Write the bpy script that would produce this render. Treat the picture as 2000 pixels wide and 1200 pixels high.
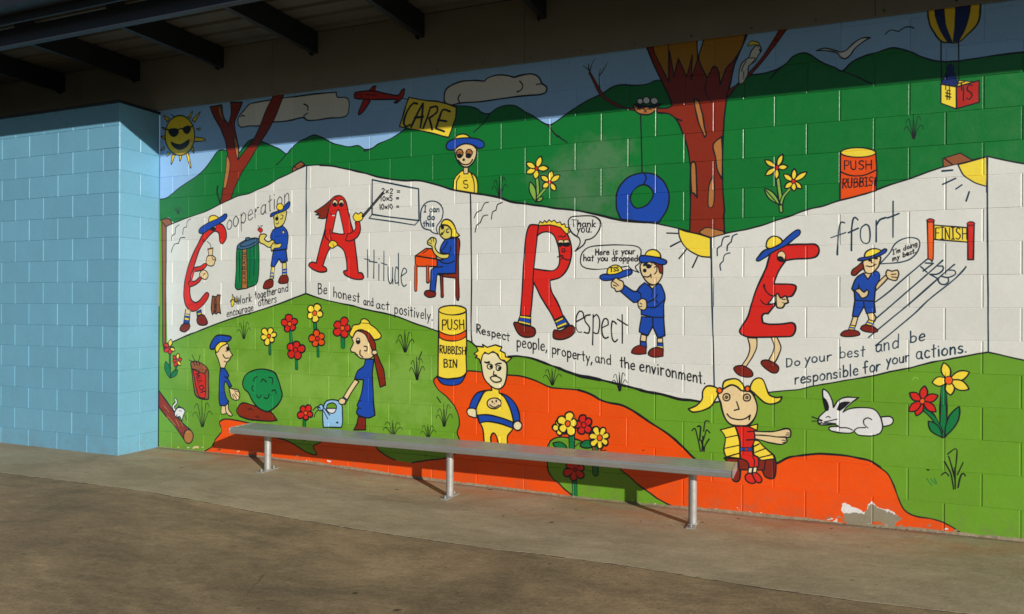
import bpy, bmesh, math, random
import numpy as np
from mathutils import Matrix, Vector
for o in list(bpy.data.objects): bpy.data.objects.remove(o, do_unlink=True)
SC = bpy.context.scene
# ---------------------------------------------------------------- camera
CAM = (5.633, -4.7388, 1.3956); FPX = 1329.96; PPX, PPY = 1093., 600.
YAW, PIT, ROL = .354328, -.000507, .00474
FWD = np.array([-math.sin(YAW)*math.cos(PIT), math.cos(YAW)*math.cos(PIT), math.sin(PIT)])
_r = np.array([math.cos(YAW), math.sin(YAW), 0.]); _u = np.cross(_r, FWD)
RGT = math.cos(ROL)*_r + math.sin(ROL)*_u; UPV = -math.sin(ROL)*_r + math.cos(ROL)*_u
cd = bpy.data.cameras.new('camera'); cam = bpy.data.objects.new('camera', cd); SC.collection.objects.link(cam)
cd.sensor_fit = 'HORIZONTAL'; cd.sensor_width = 36; cd.lens = FPX/2000*36; cd.shift_x = -(PPX-1000)/2000; cd.clip_start = .05; cd.clip_end = 1500
cam.matrix_world = Matrix(((RGT[0], UPV[0], -FWD[0], CAM[0]), (RGT[1], UPV[1], -FWD[1], CAM[1]), (RGT[2], UPV[2], -FWD[2], CAM[2]), (0, 0, 0, 1)))
SC.camera = cam
# ---------------------------------------------------------------- daylight
SUNV = Vector((1.45, -1.0, .55)).normalized()            # towards the sun
w = bpy.data.worlds.new('World'); SC.world = w; w.use_nodes = True; nt = w.node_tree
sky = nt.nodes.new('ShaderNodeTexSky'); sky.sky_type = 'NISHITA'; sky.sun_disc = False
sky.sun_elevation = math.asin(SUNV.z); sky.sun_rotation = math.atan2(SUNV.x, SUNV.y)
sky.air_density = .8; sky.dust_density = .1; sky.ozone_density = 1.5
bg = nt.nodes['Background']; bg.inputs['Strength'].default_value = .05
nt.links.new(sky.outputs[0], bg.inputs['Color'])
sd = bpy.data.lights.new('sun', 'SUN'); sd.energy = 5.0; sd.angle = math.radians(.6); sd.color = (1.0, .955, .875)
sun = bpy.data.objects.new('sun', sd); SC.collection.objects.link(sun); sun.rotation_euler = SUNV.to_track_quat('Z', 'Y').to_euler()
SC.view_settings.view_transform = 'Standard'; SC.view_settings.look = 'None'; SC.view_settings.exposure = -.22; SC.view_settings.gamma = 1
SC.view_settings.use_curve_mapping = False
# ---------------------------------------------------------------- the painted mural (flat paint, rasterised onto the wall plane)
TX0, TZ0, TRES = -0.4, -0.06, 0.0022           # wall coordinates of the first texel, metres per texel
TW, TH = 3760, 1560
def photo_to_wall(px, py):
    """where a sight line meets the wall plane y = 0"""
    a = (px - PPX) / FPX; b = -(py - PPY) / FPX
    dx = FWD[0] + RGT[0]*a + UPV[0]*b; dy = FWD[1] + RGT[1]*a + UPV[1]*b; dz = FWD[2] + RGT[2]*a + UPV[2]*b
    t = -CAM[1] / dy
    return CAM[0] + dx*t, CAM[2] + dz*t
def s2l(c):
    c = np.array(c, float) / 255
    return np.where(c <= .04045, c/12.92, ((c+.055)/1.055)**2.4)
def l2s(c):
    c = np.clip(c, 0, 1); return np.where(c <= .0031308, c*12.92, 1.055*c**(1/2.4) - .055)
PAINT = dict(SKY=(140,180,222), DG=(16,110,44), LG=(99,148,38), ORG=(222,76,12), WHT=(207,207,201), RED=(203,36,28), TRK=(128,40,20),
    BLU=(28,70,165), YEL=(236,206,62), SKN=(219,194,146), SKY2=(207,194,98), TAN=(168,110,56), SHO=(118,34,24), K=(24,26,30), TEAL=(22,48,66),
    STM=(14,112,60), BSH=(22,130,70), LBL=(140,186,222), GRY=(136,129,110), OCH=(160,112,28), CAP=(58,96,130), OR2=(238,92,24), PAL=(222,212,170),
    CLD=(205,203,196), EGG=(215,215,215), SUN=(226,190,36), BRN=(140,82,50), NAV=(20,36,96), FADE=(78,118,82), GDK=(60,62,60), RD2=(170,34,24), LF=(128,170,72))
GAIN = 0.80
LWK = 1.22
LINP = {k: s2l(v) / GAIN for k, v in PAINT.items()}
canvas = np.zeros((TH, TW, 3), np.float32)
mrng = np.random.default_rng(7)
ox, oy = 0, 0
def T(x, y):
    global ox, oy; ox, oy = x, y
def pts(s):
    P = []
    for t in s.split():
        c = t.endswith('!'); t = t.rstrip('!'); x, y = t.split(','); P.append((float(x), float(y)))
        if c: P.append(P[-1])
    return np.array(P)
def smooth(P, closed):
    n = len(P); out = []
    if n < 3: return P
    idx = range(n) if closed else range(n-1)
    g = (lambda i: P[i % n]) if closed else (lambda i: P[min(max(i, 0), n-1)])
    for i in idx:
        p0, p1, p2, p3 = g(i-1), g(i), g(i+1), g(i+2)
        L = np.hypot(*(p2-p1))
        if L < 1e-6: continue
        k = int(min(8, max(2, L/14)))
        if np.hypot(*(p1-p0)) < 1e-6 and np.hypot(*(p3-p2)) < 1e-6: k = 1
        for j in range(k):
            t = j/k
            out.append(.5*((2*p1) + (p2-p0)*t + (2*p0-5*p1+4*p2-p3)*t*t + (3*p1-p0-3*p2+p3)*t**3))
    if not closed: out.append(P[-1])
    return np.array(out)
def totex(P):
    X, Z = photo_to_wall(ox + P[:, 0]/4, oy + P[:, 1]/4)
    return np.stack([(X-TX0)/TRES, (Z-TZ0)/TRES], 1)
def blend(x0, y0, m, col):
    h, w = m.shape
    c = canvas[y0:y0+h, x0:x0+w]; c += (np.array(col, np.float32) - c) * m[..., None]
def poly_mask(Q):
    SS = 3
    x0 = int(max(0, np.floor(Q[:, 0].min())-1)); x1 = int(min(TW, np.ceil(Q[:, 0].max())+2))
    y0 = int(max(0, np.floor(Q[:, 1].min())-1)); y1 = int(min(TH, np.ceil(Q[:, 1].max())+2))
    if x1-x0 < 2 or y1-y0 < 1: return None
    w, h = x1-x0, y1-y0
    A = Q - [x0, y0]; B = np.roll(A, -1, 0)
    rows, xs = [], []
    for (ax, ay), (bx, by) in zip(A, B):
        if abs(ay-by) < 1e-9: continue
        lo, hi = (ay, by) if ay < by else (by, ay)
        r0 = int(max(0, np.ceil(lo*SS-.5))); r1 = int(min(h*SS-1, np.ceil(hi*SS-.5)-1))
        if r1 < r0: continue
        r = np.arange(r0, r1+1); y = (r+.5)/SS
        rows.append(r); xs.append(ax + (bx-ax)*(y-ay)/(by-ay))
    if not rows: return None
    rows = np.concatenate(rows); xs = np.clip(np.concatenate(xs), 0, w-1e-4)
    o = np.lexsort((xs, rows)); rows, xs = rows[o], xs[o]
    first = np.searchsorted(rows, rows); sign = np.where((np.arange(len(rows))-first) % 2 == 0, 1., -1.)
    i = xs.astype(int); f = xs-i
    D = np.zeros((h, w+2), np.float32); rr = rows//SS
    np.add.at(D, (rr, i), sign*(1-f)/SS); np.add.at(D, (rr, i+1), sign*f/SS)
    return x0, y0, np.clip(np.cumsum(D, 1)[:, :w], 0, 1)
def stroke(Q, r):
    """Q texel points, r radius per point (texels)"""
    pad = r.max()+2
    x0 = int(max(0, Q[:, 0].min()-pad)); x1 = int(min(TW, Q[:, 0].max()+pad+1)); y0 = int(max(0, Q[:, 1].min()-pad)); y1 = int(min(TH, Q[:, 1].max()+pad+1))
    if x1-x0 < 2 or y1-y0 < 2: return None
    M = np.zeros((y1-y0, x1-x0), np.float32)
    for k in range(max(1, len(Q)-1)):
        a = Q[k]; b = Q[min(k+1, len(Q)-1)]; ra = r[k]; rb = r[min(k+1, len(Q)-1)]; p = max(ra, rb)+2
        u0 = int(max(x0, min(a[0], b[0])-p)); u1 = int(min(x1, max(a[0], b[0])+p+1)); v0 = int(max(y0, min(a[1], b[1])-p)); v1 = int(min(y1, max(a[1], b[1])+p+1))
        if u1 <= u0 or v1 <= v0: continue
        X = np.arange(u0, u1)[None, :]+.5-a[0]; Y = np.arange(v0, v1)[:, None]+.5-a[1]
        d = b-a; L = d@d+1e-9; t = np.clip((X*d[0]+Y*d[1])/L, 0, 1)
        c = np.clip(ra+(rb-ra)*t+.5-np.hypot(X-t*d[0], Y-t*d[1]), 0, 1)
        s = M[v0-y0:v1-y0, u0-x0:u1-x0]; np.maximum(s, c, out=s)
    return x0, y0, M
def subdivide(Q, step=30):
    out = [Q[0]]
    for a, b in zip(Q[:-1], Q[1:]):
        n = max(1, int(np.hypot(*(b-a))/step))
        for j in range(1, n+1): out.append(a+(b-a)*j/n)
    return np.array(out)
def draw_line(P, w, col, closed=False, w2=None):
    if closed: P = np.vstack([P, P[:1]])
    Q = subdivide(totex(P), 14)
    X, _ = photo_to_wall(ox + P[:, 0].mean()/4, 600.)
    mpp = np.hypot(X-CAM[0], CAM[1]) / FPX                         # metres per photo pixel there, across the sight line
    mpp = (-CAM[1]/ (FWD[1] + RGT[1]*(ox + P[:, 0].mean()/4 - PPX)/FPX)) / FPX
    r = w/4*mpp/TRES/2*LWK
    n = len(Q); base = np.linspace(w/w, (w2 or w)/w, n)
    wob = np.interp(np.arange(n), np.arange(0, n+4, 4), mrng.normal(0, .13, len(np.arange(0, n+4, 4))))
    jit = np.interp(np.arange(n), np.arange(0, n+3, 3), mrng.normal(0, .28, len(np.arange(0, n+3, 3))))
    Q = Q + np.stack([jit, np.roll(jit, 1)], 1)
    m = stroke(Q, np.maximum(.6, r*base*(1+wob)))
    if m: blend(m[0], m[1], m[2], LINP[col] if isinstance(col, str) else col)
def P(col, s, o=9, oc='K', soft=True, q=None):
    A = q if q is not None else pts(s)
    if soft and q is None: A = smooth(A, True)
    if q is not None and len(q) < 12: A = smooth(A, True)
    m = poly_mask(totex(A))
    if m and col: blend(m[0], m[1], m[2], LINP[col])
    if o: draw_line(A, o, oc, True)
def L(s, w=8, c='K', w2=None):
    draw_line(smooth(pts(s), False), w, c, w2=w2)
def ell(cx, cy, rx, ry, rot=0, n=28):
    t = np.linspace(0, 2*np.pi, n, endpoint=False); a = np.radians(rot)
    x, y = rx*np.cos(t), ry*np.sin(t)
    return np.stack([cx + x*np.cos(a)-y*np.sin(a), cy + x*np.sin(a)+y*np.cos(a)], 1)
def E(col, cx, cy, rx, ry=None, o=7, rot=0, oc='K'):
    P(col, '', o, oc, False, ell(cx, cy, rx, ry or rx, rot))
def rough(s, amp=5):
    A = subdivide(smooth(pts(s), True), 9); return A + mrng.normal(0, amp*.5, A.shape) + np.repeat(mrng.normal(0, amp*.6, (len(A)//3+1, 2)), 3, 0)[:len(A)]
def petal(col, cx, cy, tx, ty, w, o=7, blunt=.6):
    c = np.array([cx, cy], float); d = np.array([tx, ty], float)-c; n = np.array([-d[1], d[0]])/np.hypot(*d)*w/2
    A = np.array([c, c+d*.3+n*.75, c+d*blunt+n, c+d*.86+n*.55, c+d, c+d, c+d*.86-n*.55, c+d*blunt-n, c+d*.3-n*.75, c])
    P(col, '', o, q=A)
def pflower(cx, cy, tips, w, col='YEL', cen='RED', r=15, o=7):
    for t in tips: petal(col, cx, cy, t[0], t[1], w, o)
    E(cen, cx, cy, r, o=6)
def rflower(cx, cy, r, col, cen='ORG', n=5, rot=0, o=9, cr=.24):
    """round five or six lobed flower"""
    t = np.linspace(0, 2*np.pi, 12*n, endpoint=False)
    k = .56+.44*np.abs(np.sin(n*t/2))**.5
    jp = mrng.uniform(.86, 1.1, n); k = k*jp[((t+1e-6)/(2*np.pi)*n).astype(int) % n]*(1+.05*np.sin(3*t+cx))
    A = np.stack([cx+r*k*np.cos(t+rot), cy+r*1.06*k*np.sin(t+rot)], 1)
    P(col, '', o, 'K', False, A)
    for j in range(n):
        a = rot+2*np.pi*j/n
        draw_line(np.array([[cx+r*.58*np.cos(a), cy+r*.58*np.sin(a)], [cx+r*.36*np.cos(a), cy+r*.36*np.sin(a)]]), 5, 'K')
    E(cen, cx, cy, r*cr, r*cr*1.15, o=7)
def stem(s, w=20, c='STM', o=7):
    L(s, w+o, 'K'); L(s, w-o*.6, c)
def tuft(x, y, h, w, c='K', lw=6, seed=0):
    g = np.random.default_rng(seed+int(x))
    for k, (fx, fh) in enumerate([(-.5,.55),(-.38,.85),(-.12,1.),(.1,.8),(.34,.92),(.5,.6)]):
        tipx = x+fx*w; topy = y-fh*h*g.uniform(.9, 1.05); s = np.sign(fx)
        A = [(x+fx*w*.12, y), (x+fx*w*.35, y-fh*h*.45), (tipx-s*w*.1, topy), ]
        if abs(fx) > .3: A += [(tipx+s*w*.04, topy+h*.06), (tipx+s*w*.08, topy+h*.16)]
        draw_line(smooth(np.array(A), False), lw*.8, c, w2=lw*.5)
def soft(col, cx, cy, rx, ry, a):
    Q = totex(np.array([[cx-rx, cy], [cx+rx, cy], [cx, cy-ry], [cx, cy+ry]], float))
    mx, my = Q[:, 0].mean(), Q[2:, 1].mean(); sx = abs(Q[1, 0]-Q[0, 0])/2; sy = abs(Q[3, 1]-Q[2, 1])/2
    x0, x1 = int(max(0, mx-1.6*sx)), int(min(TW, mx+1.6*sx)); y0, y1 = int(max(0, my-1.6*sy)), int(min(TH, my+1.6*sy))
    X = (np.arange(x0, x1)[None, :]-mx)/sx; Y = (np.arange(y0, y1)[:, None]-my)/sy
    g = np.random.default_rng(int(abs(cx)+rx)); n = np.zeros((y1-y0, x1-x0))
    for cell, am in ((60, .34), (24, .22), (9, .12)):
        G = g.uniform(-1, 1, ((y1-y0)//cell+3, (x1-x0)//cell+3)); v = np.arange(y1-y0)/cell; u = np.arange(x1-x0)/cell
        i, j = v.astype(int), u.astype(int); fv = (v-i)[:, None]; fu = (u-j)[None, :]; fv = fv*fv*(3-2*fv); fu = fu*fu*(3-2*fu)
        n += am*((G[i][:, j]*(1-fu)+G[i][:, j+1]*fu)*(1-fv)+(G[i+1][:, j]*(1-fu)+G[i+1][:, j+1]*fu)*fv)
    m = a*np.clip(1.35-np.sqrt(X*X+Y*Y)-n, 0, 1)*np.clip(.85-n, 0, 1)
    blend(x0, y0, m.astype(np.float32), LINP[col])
# --- hand lettering: strokes in a box one cap-height tall, y up from the baseline
GL = {
'a':(.5,['.42,.48 .2,.55 .05,.4 .06,.12 .22,0 .38,.12 .42,.4','.42,.52! .42,.1 .5,0']),'b':(.5,['.06,1! .06,0!','.06,.4 .25,.55 .45,.4 .42,.1 .22,0 .06,.12']),
'c':(.42,['.4,.45 .22,.56 .05,.35 .1,.08 .25,0 .4,.08']),'d':(.5,['.44,1! .44,0!','.44,.42 .25,.55 .05,.38 .08,.08 .25,0 .44,.14']),
'e':(.46,['.06,.27! .42,.32! .38,.5 .22,.56 .05,.36 .08,.08 .25,0 .42,.08']),'f':(.4,['.42,.92 .3,1 .18,.85 .17,.4 .17,0','.02,.5! .38,.52!']),
'g':(.5,['.43,.45 .22,.56 .05,.35 .1,.08 .28,.04 .43,.25','.44,.52! .44,-.15 .28,-.33 .06,-.25']),'h':(.48,['.06,1! .06,0!','.06,.35 .25,.55 .4,.42 .42,0']),
'i':(.18,['.09,.52! .09,0!','.09,.76 .1,.78']),'j':(.2,['.1,.5! .1,-.2 0,-.3']),'k':(.42,['.06,1! .06,0!','.38,.55! .08,.22! .4,0!']),'l':(.18,['.09,1! .09,0!']),
'm':(.7,['.06,.52! .06,0!','.06,.35 .2,.55 .33,.42 .34,0','.34,.35 .48,.55 .62,.42 .64,0']),'n':(.48,['.06,.54! .06,0!','.06,.35 .25,.55 .4,.42 .42,0']),
'o':(.48,['.24,.55 .05,.4 .06,.12 .24,0 .43,.12 .43,.4 .24,.55']),'p':(.48,['.06,.54! .06,-.38!','.06,.38 .25,.55 .44,.4 .4,.1 .22,0 .06,.12']),
'r':(.38,['.06,.54! .06,0!','.06,.32 .2,.52 .36,.52']),'s':(.4,['.36,.48 .2,.56 .06,.44 .12,.32 .3,.24 .36,.1 .22,0 .04,.06']),
't':(.36,['.18,.88! .18,.08 .22,0','.02,.56! .34,.6!']),'u':(.48,['.06,.52! .06,.12 .2,0 .38,.1 .42,.5!','.42,.3! .42,0!']),'v':(.42,['.04,.52! .2,0! .38,.52!']),
'w':(.6,['.04,.52! .16,0! .3,.45! .42,0! .56,.52!']),'y':(.44,['.05,.52! .22,.06!','.42,.55! .22,.06 .08,-.36!']),'I':(.32,['.16,1! .16,0!','.02,1! .3,1!','.02,0! .3,0!']),
'x':(.42,['.04,.6! .38,.1!','.38,.6! .04,.1!']),'T':(.6,['.3,1! .3,0!','.0,1! .6,1.02!']),'H':(.55,['.06,1! .06,0!','.5,1! .5,0!','.06,.5! .5,.52!']),'B':(.52,['.06,1! .06,0!','.06,1 .35,.98 .42,.78 .3,.56 .06,.53','.06,.53 .4,.5 .5,.25 .36,.02 .06,0']),
'R':(.52,['.06,1! .06,0!','.06,1 .38,.98 .45,.76 .32,.52 .06,.48!','.2,.48! .48,0!']),'P':(.48,['.06,1! .06,0!','.06,1 .4,.97 .46,.74 .34,.5 .06,.48']),'U':(.52,['.05,1! .05,.2 .25,0 .45,.18 .47,1!']),
'S':(.5,['.44,.88 .26,1 .08,.86 .1,.64 .35,.46 .46,.24 .28,0 .04,.1']),'N':(.55,['.06,0! .06,1! .48,0! .5,1!']),'M':(.6,['.04,0! .08,1! .3,.3! .5,1! .56,0!']),'F':(.45,['.06,1! .06,0!','.06,1! .44,1!','.06,.54! .36,.54!']),
'C':(.5,['.46,.86 .28,1 .06,.7 .06,.3 .26,0 .46,.12']),'L':(.44,['.06,1! .06,0! .42,.02!']),'D':(.55,['.06,1! .06,0!','.06,1 .4,.88 .5,.5 .4,.1 .06,0']),'W':(.7,['.02,1! .18,0! .34,.8! .5,0! .68,1!']),'A':(.56,['.02,0! .28,1! .54,0!','.12,.36! .44,.38!']),'E':(.46,['.44,1! .06,1! .06,0! .44,0!','.06,.52! .36,.52!']),
'G':(.52,['.46,.86 .28,1 .06,.7 .06,.3 .26,0 .46,.12! .46,.42! .3,.42!']),'V':(.5,['.04,1! .25,0! .46,1!']),'O':(.54,['.27,1 .05,.75 .05,.25 .27,0 .49,.25 .49,.75 .27,1']),'1':(.2,['.1,1! .1,0!']),'2':(.5,['.06,.8 .22,1 .42,.8 .3,.45 .06,.04! .46,.03!']),'0':(.5,['.25,1 .06,.7 .06,.3 .25,0 .45,.3 .45,.7 .25,1']),'5':(.46,['.42,1! .1,1! .08,.58! .3,.6 .42,.3 .28,0 .04,.08']),'3':(.46,['.06,.9 .26,1 .42,.8 .2,.55! .44,.3 .26,0 .04,.1']),
'=':(.5,['.06,.56! .44,.56!','.06,.3! .44,.3!']),'*':(.45,['.04,.62! .4,.14!','.4,.62! .04,.14!']),'.':(.14,['.06,.02 .08,.04']),',':(.16,['.1,.06! .02,-.18!']),"'":(.12,['.06,1! .04,.8!']),'#':(.55,['.2,1! .15,0!','.42,1! .37,0!','.02,.68! .54,.66!','.02,.34! .54,.32!']),' ':(.35,[])}
def W(txt, x0, y0, x1, y1, h, w=8, c='K', rot=0):
    """letter a word from baseline point to baseline point, cap height h"""
    gap = .12; tot = sum(GL[ch][0]+gap for ch in txt)-gap
    bx, by = (x1-x0)/tot, (y1-y0)/tot; cur = 0; a = np.radians(rot)
    ux, uy = np.sin(a)*h, -np.cos(a)*h; w = w*.86
    for ch in txt:
        wd, S = GL[ch]; dh = mrng.uniform(.95, 1.06); jx = mrng.normal(0, .012); sl = mrng.normal(0, .03)
        for s in S:
            A = smooth(pts(s), False) if '!' not in s or s.count('!') < len(s.split()) else np.array([A_ for A_ in pts(s)[::2]])
            X = x0+(cur+A[:, 0]+jx+sl*A[:, 1])*bx+A[:, 1]*ux*dh; Y = y0+(cur+A[:, 0]+jx)*by+A[:, 1]*uy*dh
            draw_line(np.stack([X, Y], 1), w, c)
        cur += wd+gap
canvas[:] = LINP['SKY']
def px(s):
    """photo-pixel points of the shapes that cross the whole wall"""
    return pts(s)
T(0, 0)
def big(col, s, o=0, oc='K', soft_=True):
    T(0, 0); P(col, '', o, oc, soft_, smooth(pts(s)*4, True) if soft_ else pts(s)*4)
def bigline(s, w, c='K', w2=None):
    T(0, 0); draw_line(smooth(pts(s)*4, False), w, c, w2=w2)
RIDGE = '250,420 292,394 312,390 327,386 352,366 382,346 400,330 415,310 425,296 435,293 450,297 465,300 475,288 487,275 500,272 510,276 530,285 545,291 559,301 565,295 580,280 597,271 614,264 635,272 650,280 665,284 682,287 700,285 712,292 727,290 740,281 765,270 789,254 820,225 860,208 890,207 912,208 930,212 942,221 956,222 972,211 990,206 1007,207 1025,219 1040,226 1070,244 1090,235 1115,217 1147,197 1175,184 1195,171 1215,166 1240,167 1265,164 1287,157 1330,170 1380,190 1422,187 1440,165 1460,149 1490,144 1515,137 1535,125 1550,110 1570,104 1585,109 1605,122 1630,132 1645,139 1665,121 1690,109 1715,102 1740,94 1757,95 1777,101 1802,112 1827,119 1855,121 1890,117 1950,108 2050,100 2200,112'
# clouds
T(290, 0)
P('CLD', '790,815 745,865 705,915 700,960 720,995 790,985 865,985 960,955 1060,950 1210,920 1235,940 1320,940 1400,925 1500,920 1555,895 1567,800 1545,765 1475,760 1468,722! 1300,735 1150,755 1000,775 850,800')
L('1215,815 1245,830 1245,860'); L('1245,885 1215,905 1225,935'); L('750,910 735,903 720,912')
T(690, 0)
P('CLD', '710,760 725,700 780,660 860,635 960,630 1025,635! 1060,605 1130,588 1200,590 1255,607! 1330,585 1400,580 1450,605 1475,655 1510,680 1505,720 1460,740 1350,748 1180,770 1000,795 850,805 760,822 720,805', 10)
L('835,738 818,770 830,800', 10); L('1300,635 1325,670 1310,705 1280,718', 10); L('1430,660 1475,655')
# hills
A = RIDGE + ' 2200,800! 250,800!'
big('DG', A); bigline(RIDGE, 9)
T(690, 0); L('1065,895 1010,970 940,1035', 9)
T(290, 200); L('1075,405 1040,450 998,490', 8)
T(690, 200); L('90,370 82,385 120,372 150,360', 8); L('1520,175 1560,230 1600,270', 9)
T(1090, 200); L('0,260 30,290 72,312', 9)
T(1490, 0); L('50,620 85,585 120,550 180,500', 10); L('620,555 720,595 790,630 850,655', 10)
T(1090, 200)
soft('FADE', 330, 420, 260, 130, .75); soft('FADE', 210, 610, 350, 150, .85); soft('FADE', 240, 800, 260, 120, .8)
# lower lawn
big('LG', '200,432! 318,432! 330,560! 600,450! 920,520! 1390,620! 1900,500! 2300,520! 2300,1250! 200,1150!', soft_=False)
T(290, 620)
for gx, gy, rx, ry, a in [(1000, 560, 420, 260, .55), (400, 330, 330, 230, .4), (850, 120, 300, 90, .4), (1500, 500, 300, 260, .5)]: soft('LF', gx, gy, rx, ry, a)  # lighter patches put glare haze and faded paint into the lawn colour
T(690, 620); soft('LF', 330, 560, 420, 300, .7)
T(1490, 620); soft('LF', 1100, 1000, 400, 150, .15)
# red earth
ORTOP = '397,883 415,872 420,860 432,844 430,832 429,824 440,819 460,821 490,828 520,840 533,853 560,861 585,875 602,885 619,888 612,872 625,865 633,858 650,850 690,850 722,855 732,870 740,880 755,891 772,899 805,904 830,900 875,894 895,880 898,862 893,845 897,830 895,810 885,790 872,775 855,760 847,745 852,737 870,730 913,725 940,727 992,733 1015,735 1035,740 1055,748 1075,757 1092,759 1130,762 1150,769 1172,781 1190,787 1215,792 1240,805 1265,822 1290,838 1310,852 1325,865 1340,880 1352,892 1368,903 1400,909 1440,914 1480,913 1515,906 1540,894 1565,890 1597,887 1640,889 1677,895 1700,901 1720,914 1735,927 1745,947 1755,975 1765,994 1777,1004 1795,1010 1822,1014 1840,1020 1860,1030 1877,1042'
big('ORG', ORTOP + ' 1900,1080! 390,900!')
bigline(' '.join(ORTOP.split()[:25]), 9); bigline(' '.join(ORTOP.split()[25:52]), 9); bigline(' '.join(ORTOP.split()[50:71]), 13); bigline(' '.join(ORTOP.split()[70:]), 9)
bigline('1130,762 1150,769 1172,781 1190,787 1215,792 1240,805 1265,822 1290,838 1310,852 1325,865 1340,880 1352,892', 14)
HUMP = '1116,967 1102,955 1090,944 1080,935 1070,917 1069,890 1070,872 1076,861 1087,855 1100,854 1115,856 1130,860 1145,867 1155,872 1162,885 1185,895 1200,908 1215,920 1230,932 1250,950 1265,960 1285,975 1310,988'
big('LG', HUMP + ' 1330,1010! 1110,1000!', 0); bigline(HUMP, 9)
# worn paint by the ground
def chip(x, y, r, col, n=9):
    t = np.linspace(0, 2*np.pi, n, endpoint=False); k = mrng.uniform(.4, 1.1, n)
    P(col, '', 0, 'K', False, np.stack([x+r*1.5*k*np.cos(t), y+r*.7*k*np.sin(t)], 1))
# banner
BT = '325,442 340,436 365,426 400,414 432,398 452,389 465,383 485,379 500,372 525,361 542,350 560,342 580,332 597,324! 625,323 650,325 665,328 690,333 710,338 735,345 760,350 790,353 815,353 840,358 865,365 885,371 920,377 960,383 980,388 1000,395 1030,399 1060,403 1090,408 1115,410 1150,416 1180,423 1215,431 1260,435 1280,437 1310,443 1340,450 1365,457 1392,463! 1422,455 1455,449 1490,440 1515,431 1545,422 1575,410 1610,402 1640,392 1680,382 1710,372 1740,361 1775,350 1810,337 1840,327 1870,319 1890,315 1930,306! 1990,318 2100,335 2240,352'
BB = '327,671 335,669 362,657 385,648 410,638 440,627 470,617 490,612 520,602 550,592 575,582 597,574! 625,583 655,591 690,598 715,605 750,612 780,620 810,632 840,642 857,648 885,657 912,665 922,670 932,678 960,688 993,697 1012,696 1040,701 1065,710 1090,719 1115,729 1140,736 1172,742 1202,749 1240,759 1265,766 1290,770 1305,774 1327,780 1352,782 1370,785 1392,787! 1450,776 1501,767 1527,764 1560,761 1590,754 1620,749 1665,741 1702,735 1740,726 1777,719 1815,709 1852,702 1890,695 1930,688! 1990,702 2100,725 2240,745'
big('WHT', BT + ' ' + ' '.join(reversed([q for q in BB.split()])), 0)
bigline(BT, 9); bigline(' '.join(BT.split()[14:38]), 13); bigline(' '.join(BB.split()[:18]), 9); bigline(' '.join(BB.split()[17:26]), 11)
bigline(' '.join(BB.split()[26:44]), 15); bigline(' '.join(BB.split()[30:34]), 20); bigline(' '.join(BB.split()[34:41]), 17, w2=13); bigline(' '.join(BB.split()[42:]), 9)
bigline('599,324! 598,380 598,450 597,520 597,574', 9, 'TEAL'); bigline('919,377 920,450 921,560 920,640 922,670', 10); bigline('1389,463 1390,545 1392,645 1395,752 1396,786', 11, 'TEAL'); bigline('1928,306 1929,500 1930,688', 10, 'TEAL')
T(290, 420)
P('BRN', '105,50! 140,95! 132,1010 112,1005!', 8); P('BRN', '100,40 125,30 160,28 185,68! 140,92! 105,55!', 7)
T(290, 200)
P('BRN', '1122,540! 1132,505 1190,462! 1222,488! 1180,515 1130,542!', 8); L('1140,505 1165,520', 6)
# ---- first sky: sun with dark glasses, tree, aeroplane
T(290, 200)
for s in ['375,210! 405,200 400,222!', '355,272! 420,278 445,292 420,305 355,308!', '330,360! 355,400 350,350!', '290,395! 325,510 332,495 312,395!', '240,415! 246,462 262,415!', '185,410! 175,478 182,480 210,412!', '150,385! 143,425 172,400!',
          '125,345! 95,378 122,368!', '130,265! 95,266 127,292!', '140,205! 103,195 137,225!', '165,125! 115,105 148,155!', '340,140! 405,75 362,155!', '310,115! 345,70 330,125!', '180,100! 172,95 200,110!']:
    P('SUN', s, 6)
E('SUN', 245, 260, 116, 156, 8)
for x, y in [(175, 190), (240, 180), (310, 190), (165, 350), (240, 290), (330, 300), (190, 330)]: soft('ORG', x, y, 16, 14, .5)
P('K', '155,215 190,205 228,212 235,240 215,265 190,270 165,250', 3); P('K', '265,205 300,185 325,190 330,215 310,245 285,240', 3); L('225,222 250,205 268,212', 10); L('130,205 165,222', 9); L('325,200 348,180', 9)
P('K', '175,310 205,322 245,330 285,312 318,292 315,325 290,355 245,372 205,358 185,335', 4)
P('TRK', '480,35! 510,110 560,200 600,300 612,380 622,440 605,560 585,650 562,795! 645,757! 665,690 700,610 735,540 800,440 850,350 890,290 970,160 1035,0 1060,-70! 985,-70! 920,60 870,190 815,300 740,395 700,450! 705,370 690,280 672,180 690,110 735,0! 640,0! 645,90 625,168! 590,120 570,20!', 8)
P('TAN', '665,270 690,300 700,350 703,400 698,450! 682,400 672,330', 6); P('TAN', '612,420 636,470 630,560 605,670! 583,672! 595,580 606,510', 6); P('TAN', '545,35 558,110 595,150 575,100 565,40', 4)
L('540,660 535,700 548,750 560,792', 11)
T(690, 0)
P('RD2', '120,712! 150,680 175,672 165,715!', 8); P('RD2', '8,755 15,725 100,712 180,715 260,735 350,745 375,710 400,695 395,740 380,770 340,805 320,800 345,780 260,778 150,780 20,772'); P('RD2', '80,778! 130,785 95,850 55,893 40,885', 8)
L('100,740 180,745', 6); L('20,750 60,735 60,770', 5); L('375,770 428,778', 5)
P('YEL', '435,762! 560,785 690,800 805,840! 800,920 780,980 745,1075! 600,1040 480,1015 360,990! 390,900 410,830', 10)
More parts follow.
